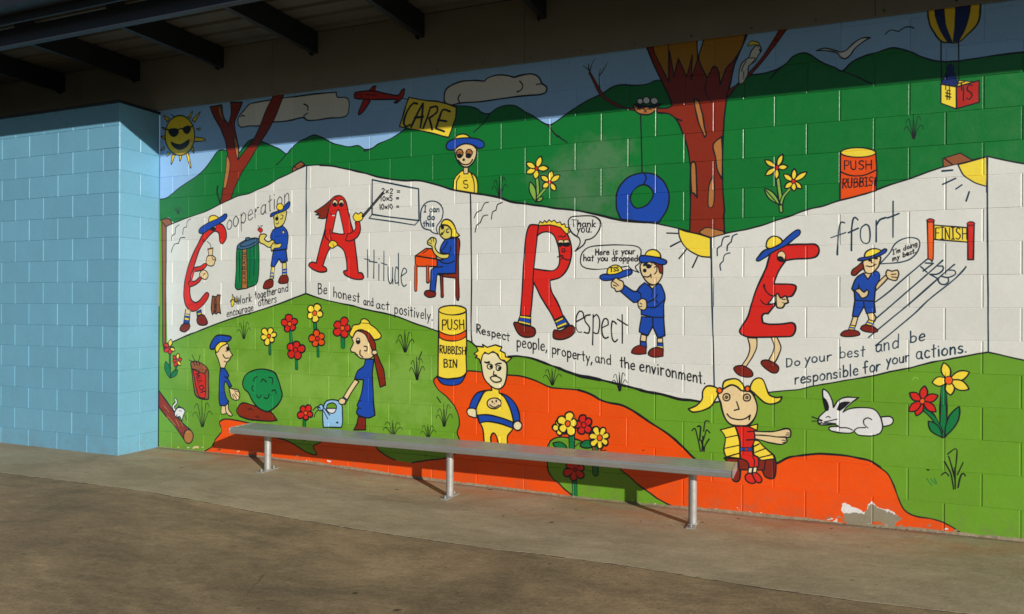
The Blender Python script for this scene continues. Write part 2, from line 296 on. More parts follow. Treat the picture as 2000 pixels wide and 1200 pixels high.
for s in ['500,812 470,808 432,850 402,920 395,970 415,990 442,975', '452,992 510,870 545,810! 538,900 522,1000', '480,922 545,912', '602,842 575,925 545,1005', '602,842 650,832 655,875 592,925! 605,965 615,1012', '755,872 700,860 672,925 645,1005! 710,1028', '662,938 728,948']: L(s, 14)
# hat child 5
T(690, 200)
P('YEL', '850,535 820,560 790,600 778,684! 972,714! 972,640 955,580 920,552 895,540')
L('832,575 808,620 803,692', 8); L('920,556 942,620 947,708', 8); P('SKN', '860,500! 897,500! 895,560! 862,562!', 8)
P('SKN', '793,365 830,332 880,322 930,335 962,370 956,430 930,480 890,507 850,500 815,460 797,410', 10)
P('YEL', '795,292 812,260 860,248 898,262 912,292', 9); P('BLU', '725,350 740,310 800,286 900,278 980,290 1020,315 1022,345 985,362 930,335 870,325 820,345 790,370 745,372', 10)
E('TAN', 832, 398, 26, 30, 8); E('K', 830, 420, 20, 18, 2); E('TAN', 905, 396, 25, 28, 8); E('K', 900, 418, 22, 20, 2); E('K', 863, 450, 9, 10, 2); L('823,452 845,480 880,490 912,478 932,448', 9)
L('888,612 863,616 866,640 890,642 897,660 882,673 865,664', 8)
tuft(1145, 742, 165, 100, lw=7)
stem('1435,590 1442,690 1432,775', 20, 'LF', 8); stem('1505,668 1440,745', 16, 'LF', 7); petal('LF', 1425, 778, 1382, 622, 50, 8); petal('LF', 1432, 778, 1482, 742, 32, 7)
pflower(1432, 518, [(1468, 422), (1527, 515), (1425, 600), (1352, 555), (1352, 473)], 44, r=15, o=8)
pflower(1535, 625, [(1550, 533), (1615, 570), (1580, 692), (1478, 668), (1465, 575)], 42, r=15, o=8)
# tyre swing, nest
T(1090, 200)
L('645,95! 650,300 658,555', 10)
P('BLU', '455,740 470,680 510,620 570,575 660,553 750,565 820,615 860,690 868,760 850,840 800,920 780,945! 640,932 490,914! 460,840', 10); P('DG', '565,745 590,690 640,650 700,652 740,700 735,750 690,805 620,828 580,800', 9); L('672,558 689,592 668,642', 9)
T(1090, 0)
P('TRK', '905,815! 860,845 770,850! 780,882 870,890 930,930!', 9)
P('TRK', '600,850! 520,838 440,800 380,762 345,725 300,650 250,560! 240,572! 285,665 330,745 400,800 480,838 600,868!', 5)
L('250,565 235,540 197,515', 9, w2=5); L('242,540 238,500', 6); L('248,555 265,500 290,460', 7, w2=4); L('325,700 320,600 332,540', 8, w2=4); L('325,590 352,550 386,492', 7, w2=4)
P('TAN', '596,815 700,835 803,812 770,850 735,885 690,898 630,887 597,855', 9); P('K', '600,812 700,826 800,812 750,848 690,840 640,850', 3)
for s in ['610,830 640,860', '640,835 615,858', '665,850 690,880', '695,855 670,880', '700,835 730,860', '730,835 705,860', '660,830 630,850']: L(s, 6)
E('EGG', 640, 792, 23, 23, 7); E('EGG', 690, 786, 28, 28, 7); E('EGG', 751, 790, 30, 27, 7)
# big gum tree
TREE = '700,390! 740,490 790,600 840,700 880,790 892,840! 900,905 940,960 985,1070 1010,1150 1030,1260 1035,1330 1032,1450 1035,1600 1028,1815! 1180,1850! 1302,1818! 1295,1700 1300,1630 1288,1500 1285,1350 1285,1200 1290,1050 1300,900 1320,760 1350,640 1380,500 1440,360 1475,280! 1475,220! 690,320!'
P('TRK', TREE, 10)
P('TRK', '895,825! 860,850 775,855! 780,875! 870,888 930,925 950,900!', 0); L('775,850 850,846 895,822', 8); L('780,880 860,889 925,928 965,945', 9)
P('OCH', '745,330! 748,400 800,510 865,640! 872,400! 905,600! 940,460! 1005,600! 1050,430! 1040,625! 1090,460! 1085,290!', 8)
P('OCH', '1138,300! 1100,460 1165,612! 1215,520 1255,560 1265,665! 1310,540! 1375,468! 1440,360 1470,240!', 8); P('SKY', '1084,300! 1090,455! 1142,300!', 8); L('862,340! 866,640', 7)
L('1160,620 1150,700 1170,760 1205,800', 7); L('1255,560 1262,640', 7)
P('TAN', '1065,775 1095,790 1125,880 1145,1000 1158,1050 1145,1075! 1110,990 1075,870', 9); P('TAN', '1278,1070! 1228,1108 1210,1150 1230,1230 1245,1330 1285,1405! 1282,1200', 9)
P('TAN', '1038,1285 1070,1275 1080,1350 1085,1545! 1060,1510! 1042,1510!', 9); P('TAN', '1210,1375! 1222,1500 1212,1605 1185,1625 1172,1590 1180,1450', 8)
P('TAN', '1105,1822 1135,1790 1170,1778 1290,1808! 1300,1830! 1195,1856!', 8)
P('TRK', '1735,225! 1790,225! 1625,450 1500,590 1400,672 1325,765! 1335,705 1420,645 1500,560 1600,440', 6)
P('CLD', '1413,655! 1415,560 1440,490 1490,450 1510,400 1545,360 1580,365 1587,400 1560,440 1540,480 1490,520 1480,590 1440,658!', 7); L('1495,455 1540,460 1490,520', 6); L('1470,480 1445,520 1435,560', 6); L('1450,560 1445,620', 5); E('K', 1563, 370, 3, 3, 2); P('K', '1570,385 1588,390 1580,412', 3)
P('YEL', '1480,362! 1510,320 1565,335 1572,357! 1530,352', 5)
T(1490, 0)
P('EGG', '420,395! 480,378 540,390 600,410! 650,395 720,330 780,298 838,295! 780,330 720,380 680,435 640,462 600,440 580,415 500,397', 8)
L('958,268 1000,235 1060,248! 1100,220 1140,210 1180,222', 7)
P('SUN', '1290,-100! 1288,60 1300,180 1340,260 1395,325 1450,335 1530,330 1600,270 1680,180 1700,60 1700,-100!', 9)
P('NAV', '1338,-100! 1345,100 1380,220 1440,325! 1478,328! 1430,200 1418,95 1415,-100!', 5); P('NAV', '1500,-100! 1505,85 1498,220 1485,328! 1530,325! 1590,200 1620,70 1625,-100!', 5)
L('1392,335! 1396,660', 9); L('1530,335! 1530,640', 8); E('NAV', 1465, 540, 30, 38, 4); P('NAV', '1430,570! 1500,570! 1525,660! 1500,680! 1395,660! 1405,620', 5)
P('SUN', '1530,630! 1640,640! 1512,690!', 6); P('YEL', '1390,660! 1512,680! 1512,852! 1390,808!', 9); P('RD2', '1512,682! 1690,630! 1690,800! 1512,852!', 9)
W('#', 1428, 775, 1470, 785, 75, 8); W('TI', 1415, 698, 1465, 708, 40, 7); W('T', 1530, 712, 1580, 700, 55, 8); W('1S', 1555, 790, 1640, 770, 110, 9)
tuft(1178, 1085, 190, 130, 'K', 7)
# ---- lower half of the far-right hills
T(1490, 200)
stem('118,600 133,720 143,850', 20, 'LF', 9); stem('208,680 165,730 142,790', 16, 'LF', 8); petal('LF', 135, 802, 14, 675, 56, 9); L('25,690 70,740 110,790', 6)
pflower(108, 510, [(155, 406), (194, 505), (105, 602), (20, 570), (14, 453)], 42, r=17, o=9); pflower(238, 618, [(246, 520), (345, 546), (305, 674), (245, 694), (170, 672), (163, 562)], 42, r=17, o=9)
P('ORG', '605,400! 603,765! 700,742! 885,690! 890,540! 882,395!', 10); E('YEL', 745, 393, 138, 37, 9); L('607,543 660,568 720,577 800,568 888,528', 9)
W('PUSH', 632, 528, 852, 522, 68, 9); W('RUBBIS', 620, 672, 862, 650, 68, 9); L('878,590! 876,650', 9)
# ---- banner panel one: C
T(290, 420)
for s in ['240,78 212,100 208,150! 185,160 180,202', '330,33 305,50 298,95! 275,105 268,152', '285,178 250,180 235,222! 205,228 188,255 178,292']: L(s, 5)
P('RED', '560,70 590,92 608,140 605,190 580,226 560,215 555,185 550,145 522,128 490,148 440,205 400,270 372,350 350,420 330,480 325,560 325,620 340,668 370,685 400,668 430,630 455,605 473,622 460,660 420,710 370,750 330,750 292,710 276,640 278,560 290,480 315,390 350,300 390,220 430,145 490,90', 8)
P('SKN', '455,338 468,318 500,318 525,342 518,366 508,394 480,400 450,380', 7); L('495,330 505,350 520,350', 5)
P('RED', '362,410 400,405 440,378 457,392 420,430 360,440', 7); P('SKN', '410,440 430,430 460,450 465,485 445,505 410,490 398,465', 7); L('440,455 430,470', 5)
P('RED', '318,518 362,518 400,485 414,500 372,545 318,562', 7); P('RED', '330,505! 350,430 372,412! 362,440 345,500 330,550!', 0)
P('TAN', '463,268! 505,257! 500,318! 472,320!', 6); P('SKN', '468,275! 500,268! 497,312! 475,315!', 0); L('460,208 485,232 485,262', 5); L('430,190 427,208 445,205', 5)
E('SKN', 500, 92, 26, 30, 7, 25); E('K', 505, 108, 20, 14, 3, 25)
P('YEL', '470,58 475,18 505,3 535,12 552,35 520,55 490,70', 7); P('BLU', '392,132 405,102 470,60 540,30 600,-8 614,8 596,40 540,75 480,110 430,143 405,146', 7)
P('BLU', '290,740! 325,748! 318,850! 274,845!', 7); P('SKN', '295,735! 325,745! 322,775! 288,770!', 0); P('YEL', '283,802! 317,808! 315,826! 280,820!', 3); P('YEL', '286,776! 321,782! 320,790! 285,785!', 0)
P('SHO', '272,852 320,855 318,890 280,916 245,902 252,872', 7)
P('BLU', '376,758! 410,742! 415,795! 382,805!', 7); P('YEL', '382,770! 410,762! 411,775! 384,782!', 3); P('SHO', '380,800 420,778 445,800 462,845 440,862 400,860 380,840', 7)
T(290, 200); W('ooperation', 608, 1004, 1102, 782, 138, 7)
T(290, 420)
P('STM', '688,285 700,250 780,225 858,190! 864,330 852,520 790,565 730,580 680,570 684,420', 7); P('TAN', '735,262! 766,258! 772,575! 730,578!', 6); W('GARBAGE', 762, 545, 758, 285, 20, 5, 'K', rot=-90)
for s in ['795,250! 793,330', '825,240! 824,320', '795,350! 790,500', '826,345! 822,470', '712,290! 708,520']: L(s, 6, 'TEAL')
E('CAP', 778, 226, 92, 34, 7, -20); E(None, 782, 218, 70, 20, 6, -20); E('CAP', 775, 188, 18, 12, 6)
L('868,160 876,140 880,120', 5, 'RED'); P('RED', '852,112 872,100 892,118 880,138 862,130', 4); P('RED', '860,172 880,150 885,180 868,186', 4); L('868,100 855,85', 4); L('880,100 890,82 870,90', 4)
P('BLU', '985,108 1040,78! 1080,120 1092,170 1082,240 1072,280 975,282! 962,250 990,225 952,180 965,132', 8)
P('SKY2', '985,0 1072,-35 1074,20 1052,75 1010,102 985,90 980,40', 8); P('SKY2', '866,168 880,152 905,150 922,162 905,190 938,212 965,195 988,215 945,256 900,230 868,215', 7); P('SKY2', '958,242 985,215 1002,228 1038,222 1028,255 985,262 962,285', 7); L('985,215 990,235', 5)
T(290, 200)
P('BLU', '950,890 962,868 1030,840 1090,783 1106,784 1100,820 1060,850 1000,872 962,895', 7); E('YEL', 1028, 818, 27, 27, 7); L('1005,880 1012,900', 5); E('K', 1003, 910, 12, 14, 3); L('1035,880 1052,885 1045,910 1032,912', 5); L('995,950 1012,950 1018,935', 5); E('YEL', 1054, 1015, 8, 12, 5)
T(290, 420)
P('BLU', '975,280! 1075,268! 1085,358! 1035,372! 1020,345! 985,405! 955,400!', 8); P('SKY2', '960,405! 985,408! 975,500! 948,500!', 6); P('SKY2', '1045,376! 1076,372! 1081,470! 1045,472!', 6)
for y in (455, 480): L('953,%d! 978,%d' % (y, y), 10, 'BLU')
for y in (430, 452): L('1048,%d! 1078,%d' % (y, y-3), 13, 'BLU')
P('SHO', '895,562 912,520 950,502 972,512 970,560 930,578 902,577', 7); P('SHO', '1015,527 1032,478 1060,470 1082,470 1094,500 1085,530 1040,538', 7)
P('BRN', '500,635! 530,642! 540,625! 562,628! 556,700 566,770! 545,760! 530,775! 512,765! 500,780! 490,740', 7); W('RUBBISH', 530, 760, 532, 650, 18, 5, 'K', rot=-90)
P('YEL', '655,620! 670,650 668,700 652,718 645,690 655,650', 5); L('640,680 655,660 690,690', 6); P('YEL', '665,640! 690,660 688,680', 5)
W('Work', 693, 700, 805, 676, 62, 8); W('together', 832, 660, 1000, 618, 66, 7); W('and', 1012, 610, 1090, 596, 62, 7); W('encourage', 612, 800, 820, 748, 64, 7); W('others', 858, 715, 1000, 682, 66, 7)
# ---- panel two: A
P('TRK', '1432,-125 1380,-80 1295,-25! 1330,-10! 1305,0! 1342,5! 1325,25! 1385,25 1412,-50 1440,-110', 7)
P('RED', '1253,398 1262,375 1285,368 1310,378! 1340,250 1370,150 1392,30 1408,-40 1425,-110 1450,-142 1500,-150 1540,-110 1560,-30 1580,60 1603,150 1622,300 1640,455! 1665,455 1680,480 1670,503 1600,500 1535,468 1525,440 1550,435! 1545,350 1525,280 1490,245 1450,232 1412,270 1385,330 1362,400! 1385,412 1392,440 1340,447 1282,425', 9)
P('WHT', '1470,-25! 1478,-32 1492,-30 1530,148! 1500,150 1436,138!', 8)
L('1440,-110 1470,-140 1510,-145 1535,-110', 8, 'TRK'); E('SKN', 1457, -93, 20, 26, 7); E('K', 1456, -82, 14, 15, 2); E('SKN', 1507, -93, 20, 26, 7); E('K', 1506, -82, 14, 15, 2); L('1420,-18 1432,2 1462,0', 6); L('1436,5 1455,5', 6, 'WHT')
L('1385,115 1380,170 1420,208', 7); L('1418,110 1420,160 1432,192', 7); P('YEL', '1408,228 1428,202 1462,208 1478,235 1462,245 1440,262 1415,252', 7); L('1440,225 1450,250', 5)
T(690, 200)
P(None, '148,606! 300,636! 510,677! 513,925! 300,900! 146,876!', 10, 'TEAL', False); L('146,878! 124,906! 480,960! 513,925!', 8, 'TEAL')
P('RED', '15,940! 50,928! 56,1000 30,1055 -25,1085 -60,1078! -45,1030! 0,1010 20,980', 8); P('YEL', '-2,895 20,862 40,875 60,860 78,890 62,925 20,930', 7)
L('76,890! 230,712!', 20); L('85,880! 224,718!', 12, 'GDK')
W('2*2 =', 222, 714, 366, 716, 40, 8); W('10*5 =', 213, 774, 358, 766, 37, 8); W('10*10 =', 205, 838, 358, 832, 37, 8)
P(None, '525,900 535,830 570,785 620,772 670,790 700,840 692,910 655,965 650,1000 662,1030! 622,1020 600,1000! 550,985 530,950', 8, 'TEAL')
W('I can', 552, 858, 672, 856, 46, 9, 'TEAL'); W('do', 580, 918, 634, 918, 48, 9, 'TEAL'); W('this', 545, 970, 632, 970, 44, 9, 'TEAL')
T(690, 420)
for s in ['112,272! 112,490', '85,343! 130,355', '162,275! 160,495', '125,362! 185,372', '200,385! 200,512', '200,340! 203,344', '240,285! 237,515', '217,375! 265,392', '272,405 272,490 285,535 302,520 308,410', '308,500 310,540', '352,300! 354,550', '352,430 335,405 325,470 330,535 352,525', '372,480 415,450 412,425 392,418 375,470 378,530 395,560 415,545']: L(s, 7, 'TEAL')
T(290, 420); W('Be', 1325, 618, 1395, 616, 78, 8); W('honest', 1442, 638, 1650, 684, 76, 8)
T(690, 420); W('and', 80, 702, 158, 714, 66, 8); W('act', 180, 730, 278, 744, 72, 8); W('positively.', 322, 768, 620, 826, 84, 8)
P('TRK', '800,180! 826,188 832,240 822,350 824,500 828,640 816,670 803,640 800,495! 700,482 662,466! 800,455! 805,300', 9); L('690,480! 694,636', 28); L('690,480! 694,632', 14, 'TRK')
P('ORG', '485,320! 568,262! 625,265! 655,345!', 9); P('ORG', '482,322! 655,347! 655,405! 484,403!', 9); L('490,322! 655,345', 7); L('545,300! 590,265', 6)
L('488,400! 488,588', 26); L('488,395! 488,585', 12, 'ORG'); L('580,405! 582,522', 26); L('580,400! 582,518', 12, 'ORG')
P('BLU', '720,192! 760,185 805,180! 805,260 800,457! 660,458! 650,500 640,608! 598,600! 605,500 610,430 640,408! 655,403! 655,345! 700,350 745,305! 680,290 690,235', 9); L('640,408 700,405', 8); L('735,210 715,250 680,290', 7); L('745,305 760,275 762,250', 7); L('660,345 700,375 750,378 790,360', 8)
P('SKY2', '583,232 580,208 605,180 625,178 645,188 648,215 638,250 660,290 700,306 747,305! 742,335 690,340 642,312 620,275 615,245', 8)
for s in ['605,185 612,210', '625,180 628,210', '590,215 612,225']: L(s, 5)
P('SKY2', '685,85 735,85 765,120 765,172 720,192 690,172 672,142 675,100', 8); P('YEL', '685,75 705,42 735,35 765,50 790,85 810,140 830,162 800,176 765,172! 765,115 735,82 700,78', 9)
L('745,108 730,115 732,138 745,135', 6); E('K', 697, 98, 12, 14, 3); E('K', 692, 150, 9, 7, 3); L('690,140 705,138 712,125', 6)
P('SHO', '555,622 565,595 600,592 642,605! 640,635 590,646', 8)
# ---- panel three: R
T(690, 200)
for s in ['1055,782 1025,790 1000,845! 965,860 945,905', '1165,785 1128,798 1115,845! 1088,858 1078,915', '1052,882 1015,890 993,940! 965,962 952,1015']: L(s, 7)
T(690, 420)
P('RED', '1345,200 1368,97 1395,76 1445,80! 1480,72 1560,70 1620,90 1672,150 1702,240 1700,340 1668,430 1612,490 1535,513! 1550,600 1598,690 1642,792! 1572,825! 1530,745 1465,640 1408,525! 1398,650 1385,792! 1305,788! 1318,600 1330,400', 10)
P('WHT', '1438,162! 1475,138 1530,134 1572,168 1600,250 1612,330 1605,395 1570,432 1510,436 1410,420! 1425,280', 9); L('1446,90 1440,130 1434,170', 8); L('1410,420! 1403,520', 8)
P('YEL', '1445,84! 1460,50! 1480,64! 1495,45! 1512,60! 1530,38! 1547,56! 1570,42! 1590,64! 1615,55! 1628,78! 1650,70! 1658,97! 1685,100! 1678,125! 1692,135! 1665,148! 1620,98! 1540,78! 1470,82!', 7, soft=False)
T(1090, 420)
L('0,172 20,165 35,175', 7); L('45,172 60,162', 7); E('SKN', 22, 212, 22, 18, 5); E('SKN', 65, 208, 22, 14, 5); P('K', '-5,225 20,215 45,222 75,215 92,225 85,245 55,248 35,240 20,250 0,245', 3); E(None, 42, 278, 12, 14, 7); L('-5,330 15,318 35,318 38,335! 60,350 90,352', 8); L('20,320 35,340 25,350', 6)
T(690, 420)
P('BLU', '1303,790! 1387,792! 1385,872! 1285,842!', 9); P('YEL', '1303,788! 1386,800! 1386,815! 1298,802!', 4); P('YEL', '1295,828! 1385,850! 1385,862! 1288,840!', 4); P('SHO', '1253,850 1275,840 1330,865 1400,876 1423,905 1412,945 1350,956 1290,930', 9)
P('BLU', '1572,822! 1642,790! 1690,862! 1598,892!', 9); P('YEL', '1576,830! 1636,800! 1642,815! 1582,845!', 4); P('YEL', '1590,868! 1662,838! 1670,855! 1596,885!', 4); P('SHO', '1560,950 1570,900 1620,905 1690,865 1720,872 1732,905 1705,945 1640,972 1580,970', 9)
T(1090, 420)
for s in ['142,835! 200,805! 196,765 168,752 142,800 140,880 158,915 185,915', '250,782 215,788 210,830 245,880 236,925 205,918', '275,780! 270,1015', '275,805 300,778 325,830 312,925 276,918', '345,882! 392,858! 388,822 362,812 342,860 345,935 368,965 392,955', '455,852 425,830 415,900 425,970 445,992 463,975', '500,780! 502,1003', '465,815! 540,862']: L(s, 9)
T(690, 420); W('Respect', 960, 920, 1222, 986, 68, 9); W('people,', 1277, 1030, 1515, 1064, 88, 9)
T(1090, 420); W('property,', -48, 1082, 268, 1158, 84, 9); W('and', 290, 1150, 415, 1170, 80, 9)
T(1090, 620); W('the', 482, 384, 600, 412, 80, 10); W('environment.', 636, 418, 1150, 522, 100, 10)
T(1090, 420)
P(None, '80,52 100,18 160,10 270,10 325,42 327,100 292,160 252,188 215,196! 198,235 135,282! 168,235 172,200 160,178! 110,142 85,92', 9); W('Thank', 103, 90, 292, 94, 52, 9); W('you.', 145, 136, 262, 136, 62, 9)
P('WHT', '175,350 188,300 230,258 320,240 480,235 600,242 645,270 645,330 635,378 605,402 612,425 632,450! 585,432 548,400! 500,408 440,415 300,426 212,415 180,388', 8)
W('Here is your', 290, 315, 603, 304, 46, 9); W('hat you dropped', 198, 358, 622, 362, 48, 9)
P('BLU', '325,487 350,465 430,460 500,440 550,425 578,440 568,465 500,490 400,512 345,510', 9); P('YEL', '383,460 395,415 440,392 482,402 508,437! 460,460 420,466', 8); W('TSS', 406, 446, 474, 438, 33, 8)
P('SKN', '650,378 740,372 800,400 816,460 790,520 750,546 705,532 670,495 645,440', 9); P('TRK', '738,362 790,372 815,390 817,452 795,452 782,405 755,385', 7)
P('BLU', '675,530! 700,545 732,580! 770,545 800,545 830,610 835,660 826,700 826,800! 760,803 650,780! 648,745 640,690 590,685! 480,592! 517,550! 600,600 640,560', 9); P('SKN', '708,545! 735,580! 768,545! 735,552!', 6); L('735,578 736,610 728,642', 7)
L('618,600 645,618 645,665 620,672', 8); L('778,625 740,665 695,685', 7); L('740,662 768,672 780,690', 6); L('692,722 760,722 800,690 830,662', 8)
P('SKN', '432,510 452,490 478,508 506,522 512,560 495,590 455,600 442,575 418,565 415,530', 8); L('425,520 450,535 470,555', 6); L('430,550 455,560', 6); P('SKN', '625,680! 650,655 686,665 692,720 672,745 640,735 625,706', 8); L('640,690 655,700', 6); L('635,715 655,715', 6)
P('YEL', '682,325 690,292 725,272 765,275 795,302 802,335! 740,328', 9); P('BLU', '630,345 650,318 700,320 760,330 820,345 848,362 840,385 800,390 740,370 680,374 645,370', 9)
E('K', 683, 388, 20, 10, 3, -20); E('SKN', 715, 385, 20, 14, 5); E('K', 708, 402, 20, 16, 3); E('K', 677, 435, 13, 14, 3); L('663,480 700,486 726,470', 8); L('724,462 728,488', 7); L('752,410 770,405 772,440 755,462', 7)
P('BLU', '652,795! 826,803! 833,945! 780,965! 740,872! 700,945! 633,915! 640,860', 9); L('740,805! 741,875', 8); P('SKN', '650,930! 692,945! 688,992! 643,985!', 8); P('SKN', '775,965! 818,962! 818,1002! 775,1000!', 8)
P('BLU', '643,990! 688,994! 690,1038! 640,1025!', 8); P('BLU', '775,1000! 818,1002! 820,1048! 773,1040!', 8); L('778,1030! 816,1034', 8, 'YEL'); P('SHO', '575,1078 590,1040 640,1018 690,1040! 688,1085! 620,1090', 8); P('SHO', '705,1092 720,1055 770,1035 822,1050! 820,1105! 750,1113', 8)
P('YEL', '942,112! 1030,135 1110,155 1192,182! 1194,330! 1120,325 1040,290 980,235 948,170', 9); L('1195,175! 1194,340', 9, 'TEAL')
for s in ['850,142! 935,145', '878,247! 955,208', '945,342! 1000,272', '1050,412! 1088,328']: L(s, 9)
# ---- panel four: E
for s in ['1335,168 1292,180 1275,242! 1245,262 1243,320', '1400,150 1365,165 1352,212! 1325,238 1320,280', '1340,298 1300,315 1290,362! 1265,388 1270,432']: L(s, 8, 'TEAL')
T(1490, 620)
P('SKN', '65,155! 110,155! 140,230 130,280 92,352 45,342 75,280 88,220', 8); P('SHO', '-5,340 40,335 110,370 125,400 110,432 70,434 20,400 -15,362', 8)
T(1090, 620); P('SKN', '1480,160! 1552,165! 1550,240 1512,320 1465,390! 1432,380! 1480,310 1497,240', 8); P('SHO', '1372,405 1392,382 1450,380 1510,418 1520,458 1470,470 1405,448', 8)
T(1490, 420)
P('RED', '60,290! 125,262 180,235! 350,228 410,232 438,265 430,312 380,338 260,345 180,355! 140,410 110,470 85,540! 150,540 230,543 260,560 250,600 225,635 195,642 105,690! 40,772! 10,772 -8,795 0,843! 60,855 150,853 230,843 252,868 250,910 225,947 150,952 -50,957 -140,948 -182,915 -165,870 -120,800 -90,700 -50,580 5,460 30,400', 11)
P('WHT', '60,672 80,640 102,632 100,680 70,697 40,692', 8); L('-20,665 10,695 60,700 105,688', 8); L('10,548 22,590 60,628 108,632', 9); L('5,560 15,545', 7)
P('SKN', '104,625 118,615 138,650 178,632 190,655 198,685 172,695 156,725 112,725 104,690', 9); L('150,660 175,662', 6); L('150,685 168,690', 6)
E('SKN', 145, 325, 33, 42, 8); E('K', 138, 345, 27, 20, 3, 20)
P('YEL', '28,250 35,200 75,168 125,175 152,205 140,242 80,272 45,268', 9); P('BLU', '-52,352 -30,320 10,278 60,262 130,228 200,165 260,120 290,123 286,155 230,200 170,245 80,290 20,332 -30,360', 9); P('YEL', '32,250 38,205 75,172 122,178 145,205 120,235 60,258', 0); P(None, '28,252 35,200 75,168 125,175 150,208 110,240 60,262', 8)
T(1490, 200)
for s in ['640,942 615,935 600,960 590,1040 582,1190', '530,1060! 645,1020', '742,920 722,900 705,915 695,980 692,1158', '668,1020! 745,985', '800,957 768,985 765,1060 790,1100 828,1095 838,1020 825,965 800,955', '887,925! 885,1090', '886,965 915,918 960,902', '1017,775! 1015,1055', '975,905! 1062,870']: L(s, 10, 'TEAL')
T(1490, 420)
for s in ['1285,345! 1100,500 980,605 880,680', '1405,355 1300,450 1150,580 1000,710 890,805', '1495,388 1400,470 1150,690 1010,805 825,958', '1588,405 1500,500 1300,660 1180,775 1000,925 880,1022']: L(s, 9, 'TEAL')
for s in ['1270,376! 1330,380! 1252,440', '1235,405! 1282,448', '1368,402 1405,402 1408,430 1365,462 1305,465! 1372,502', '1455,432 1495,435 1502,465 1450,490 1400,480', '1445,490 1452,520 1420,545 1385,535 1370,510']: L(s, 9, 'TEAL')
P('TRK', '782,360! 740,400 700,430 693,465 720,473 757,440 787,420!', 9); P('SKN', '785,455! 855,452! 820,507!', 7); P('SKN', '885,590! 978,492 962,470 910,518! 880,548!', 8)
P('SKN', '960,462 975,430 1010,440 1050,430 1063,460 1055,490 1040,513 1000,506 975,492', 8); L('1005,465 1040,462', 6); L('1005,485 1045,490', 6)
P('BLU', '785,455! 820,505! 858,448! 890,440 912,462 908,510 880,560! 870,678! 720,668! 715,602! 695,578! 720,510 750,475', 9)
P('SKN', '718,590! 755,570! 790,605 812,585 825,600 815,635 772,652 750,618', 8); L('750,545 748,580', 7); P('BLU', '718,668! 870,675! 878,762! 810,772! 790,715! 745,797! 700,790!', 9); L('786,680! 790,715', 7)
P('SKN', '783,360 830,345 915,325 915,370 897,412 850,456 800,450 784,400', 9); E('K', 838, 356, 14, 8, 3); E('K', 885, 340, 13, 8, 3); L('852,358 848,375 862,375', 6); L('808,398 840,405 870,395', 8); L('868,388 885,385', 6)
P('YEL', '793,332 805,292 850,265 900,268 930,288 880,312 830,328', 9); P('BLU', '743,355 760,336 840,325 900,300 950,266 968,275 950,300 900,325 830,346 780,358', 9)
P('SKN', '705,795! 745,797! 725,868! 685,860!', 8); P('SKN', '815,772! 860,766! 885,800 872,832! 830,820!', 8); P('YEL', '680,862! 722,868! 712,905! 668,897!', 6); L('676,880! 716,885', 10, 'BLU'); P('YEL', '825,820! 868,832! 850,870! 800,856!', 6); L('815,838! 858,850', 9, 'BLU')
P('SHO', '607,935 640,905 700,898 745,915 756,938 700,950 630,949', 8); P('SHO', '763,888 790,860 850,868 898,905 870,920 800,912', 8)
P('WHT', '915,382! 990,300 1030,230 1090,190 1160,178 1215,195 1226,240 1200,300 1150,345 1080,370 1000,378', 8, 'TEAL'); W("I'm doing", 1015, 312, 1208, 240, 38, 7); W('my best.', 1012, 362, 1195, 294, 38, 8)
P('YEL', '1335,80! 1610,102! 1610,215! 1335,190!', 9); W('FINISH', 1345, 188, 1596, 192, 88, 8)
P('OR2', '1285,45! 1335,45! 1330,345 1310,350 1290,345!', 9); E('RED', 1310, 45, 30, 13, 7); P('RED', '1600,70! 1650,72! 1645,350! 1602,350!', 9); E('RED', 1624, 68, 30, 14, 7)
T(1490, 620)
W('Do', 182, 390, 290, 374, 66, 9, 'TEAL'); W('your', 325, 362, 535, 336, 82, 9, 'TEAL'); W('best', 597, 320, 795, 304, 86, 9, 'TEAL'); W('and', 880, 274, 1060, 238, 104, 9, 'TEAL'); W('be', 1148, 200, 1265, 180, 92, 10, 'TEAL')
W('responsible', 248, 524, 745, 450, 86, 10, 'TEAL'); W('for', 785, 442, 915, 416, 92, 10, 'TEAL'); W('your', 965, 376, 1145, 344, 84, 10, 'TEAL'); W('actions.', 1195, 330, 1590, 274, 104, 11, 'TEAL')
T(1490, 200)
P('BRN', '1405,440! 1540,398! 1640,455! 1490,490 1410,508!', 8); L('1420,440! 1482,488', 8)
P('YEL', '1525,488! 1740,430! 1752,424! 1752,660! 1660,630 1600,595 1560,560', 8); L('1752,420! 1752,700', 10, 'TEAL')
for s in ['1400,538! 1480,532', '1405,642! 1505,595', '1508,678! 1555,645', '1588,772! 1612,700']: L(s, 10, 'TEAL')
# ---- lawn figures, left
T(290, 420); tuft(745, 968, 135, 90, lw=6)
T(290, 200); tuft(232, 872, 60, 55, lw=5)
T(290, 620)
stem('168,280 166,450', 12, 'STM', 6); stem('228,370 205,420', 8, 'STM', 5); petal('STM', 168, 475, 133, 345, 42, 6); petal('STM', 172, 475, 228, 410, 38, 6)
pflower(165, 238, [(122, 205), (175, 175), (205, 258), (168, 290), (122, 270)], 34, 'RED', 'ORG', 8, 6); petal('YEL', 165, 232, 175, 172, 30, 6); petal('YEL', 170, 240, 206, 262, 28, 6)
pflower(224, 335, [(190, 300), (232, 282), (262, 325), (248, 378), (205, 388), (188, 345)], 28, 'RED', 'SKN', 7, 6); petal('YEL', 226, 330, 232, 282, 26, 6); petal('YEL', 228, 338, 250, 378, 22, 5)
P('BRN', '330,360 345,345 380,345 430,370 465,410 470,520 470,638! 430,642 370,612 350,520 338,410', 8); P('RED', '346,405! 395,430 442,440! 446,520 440,632! 400,625 375,560 360,480', 7); L('440,440 455,410', 6); L('345,400 400,425', 6)
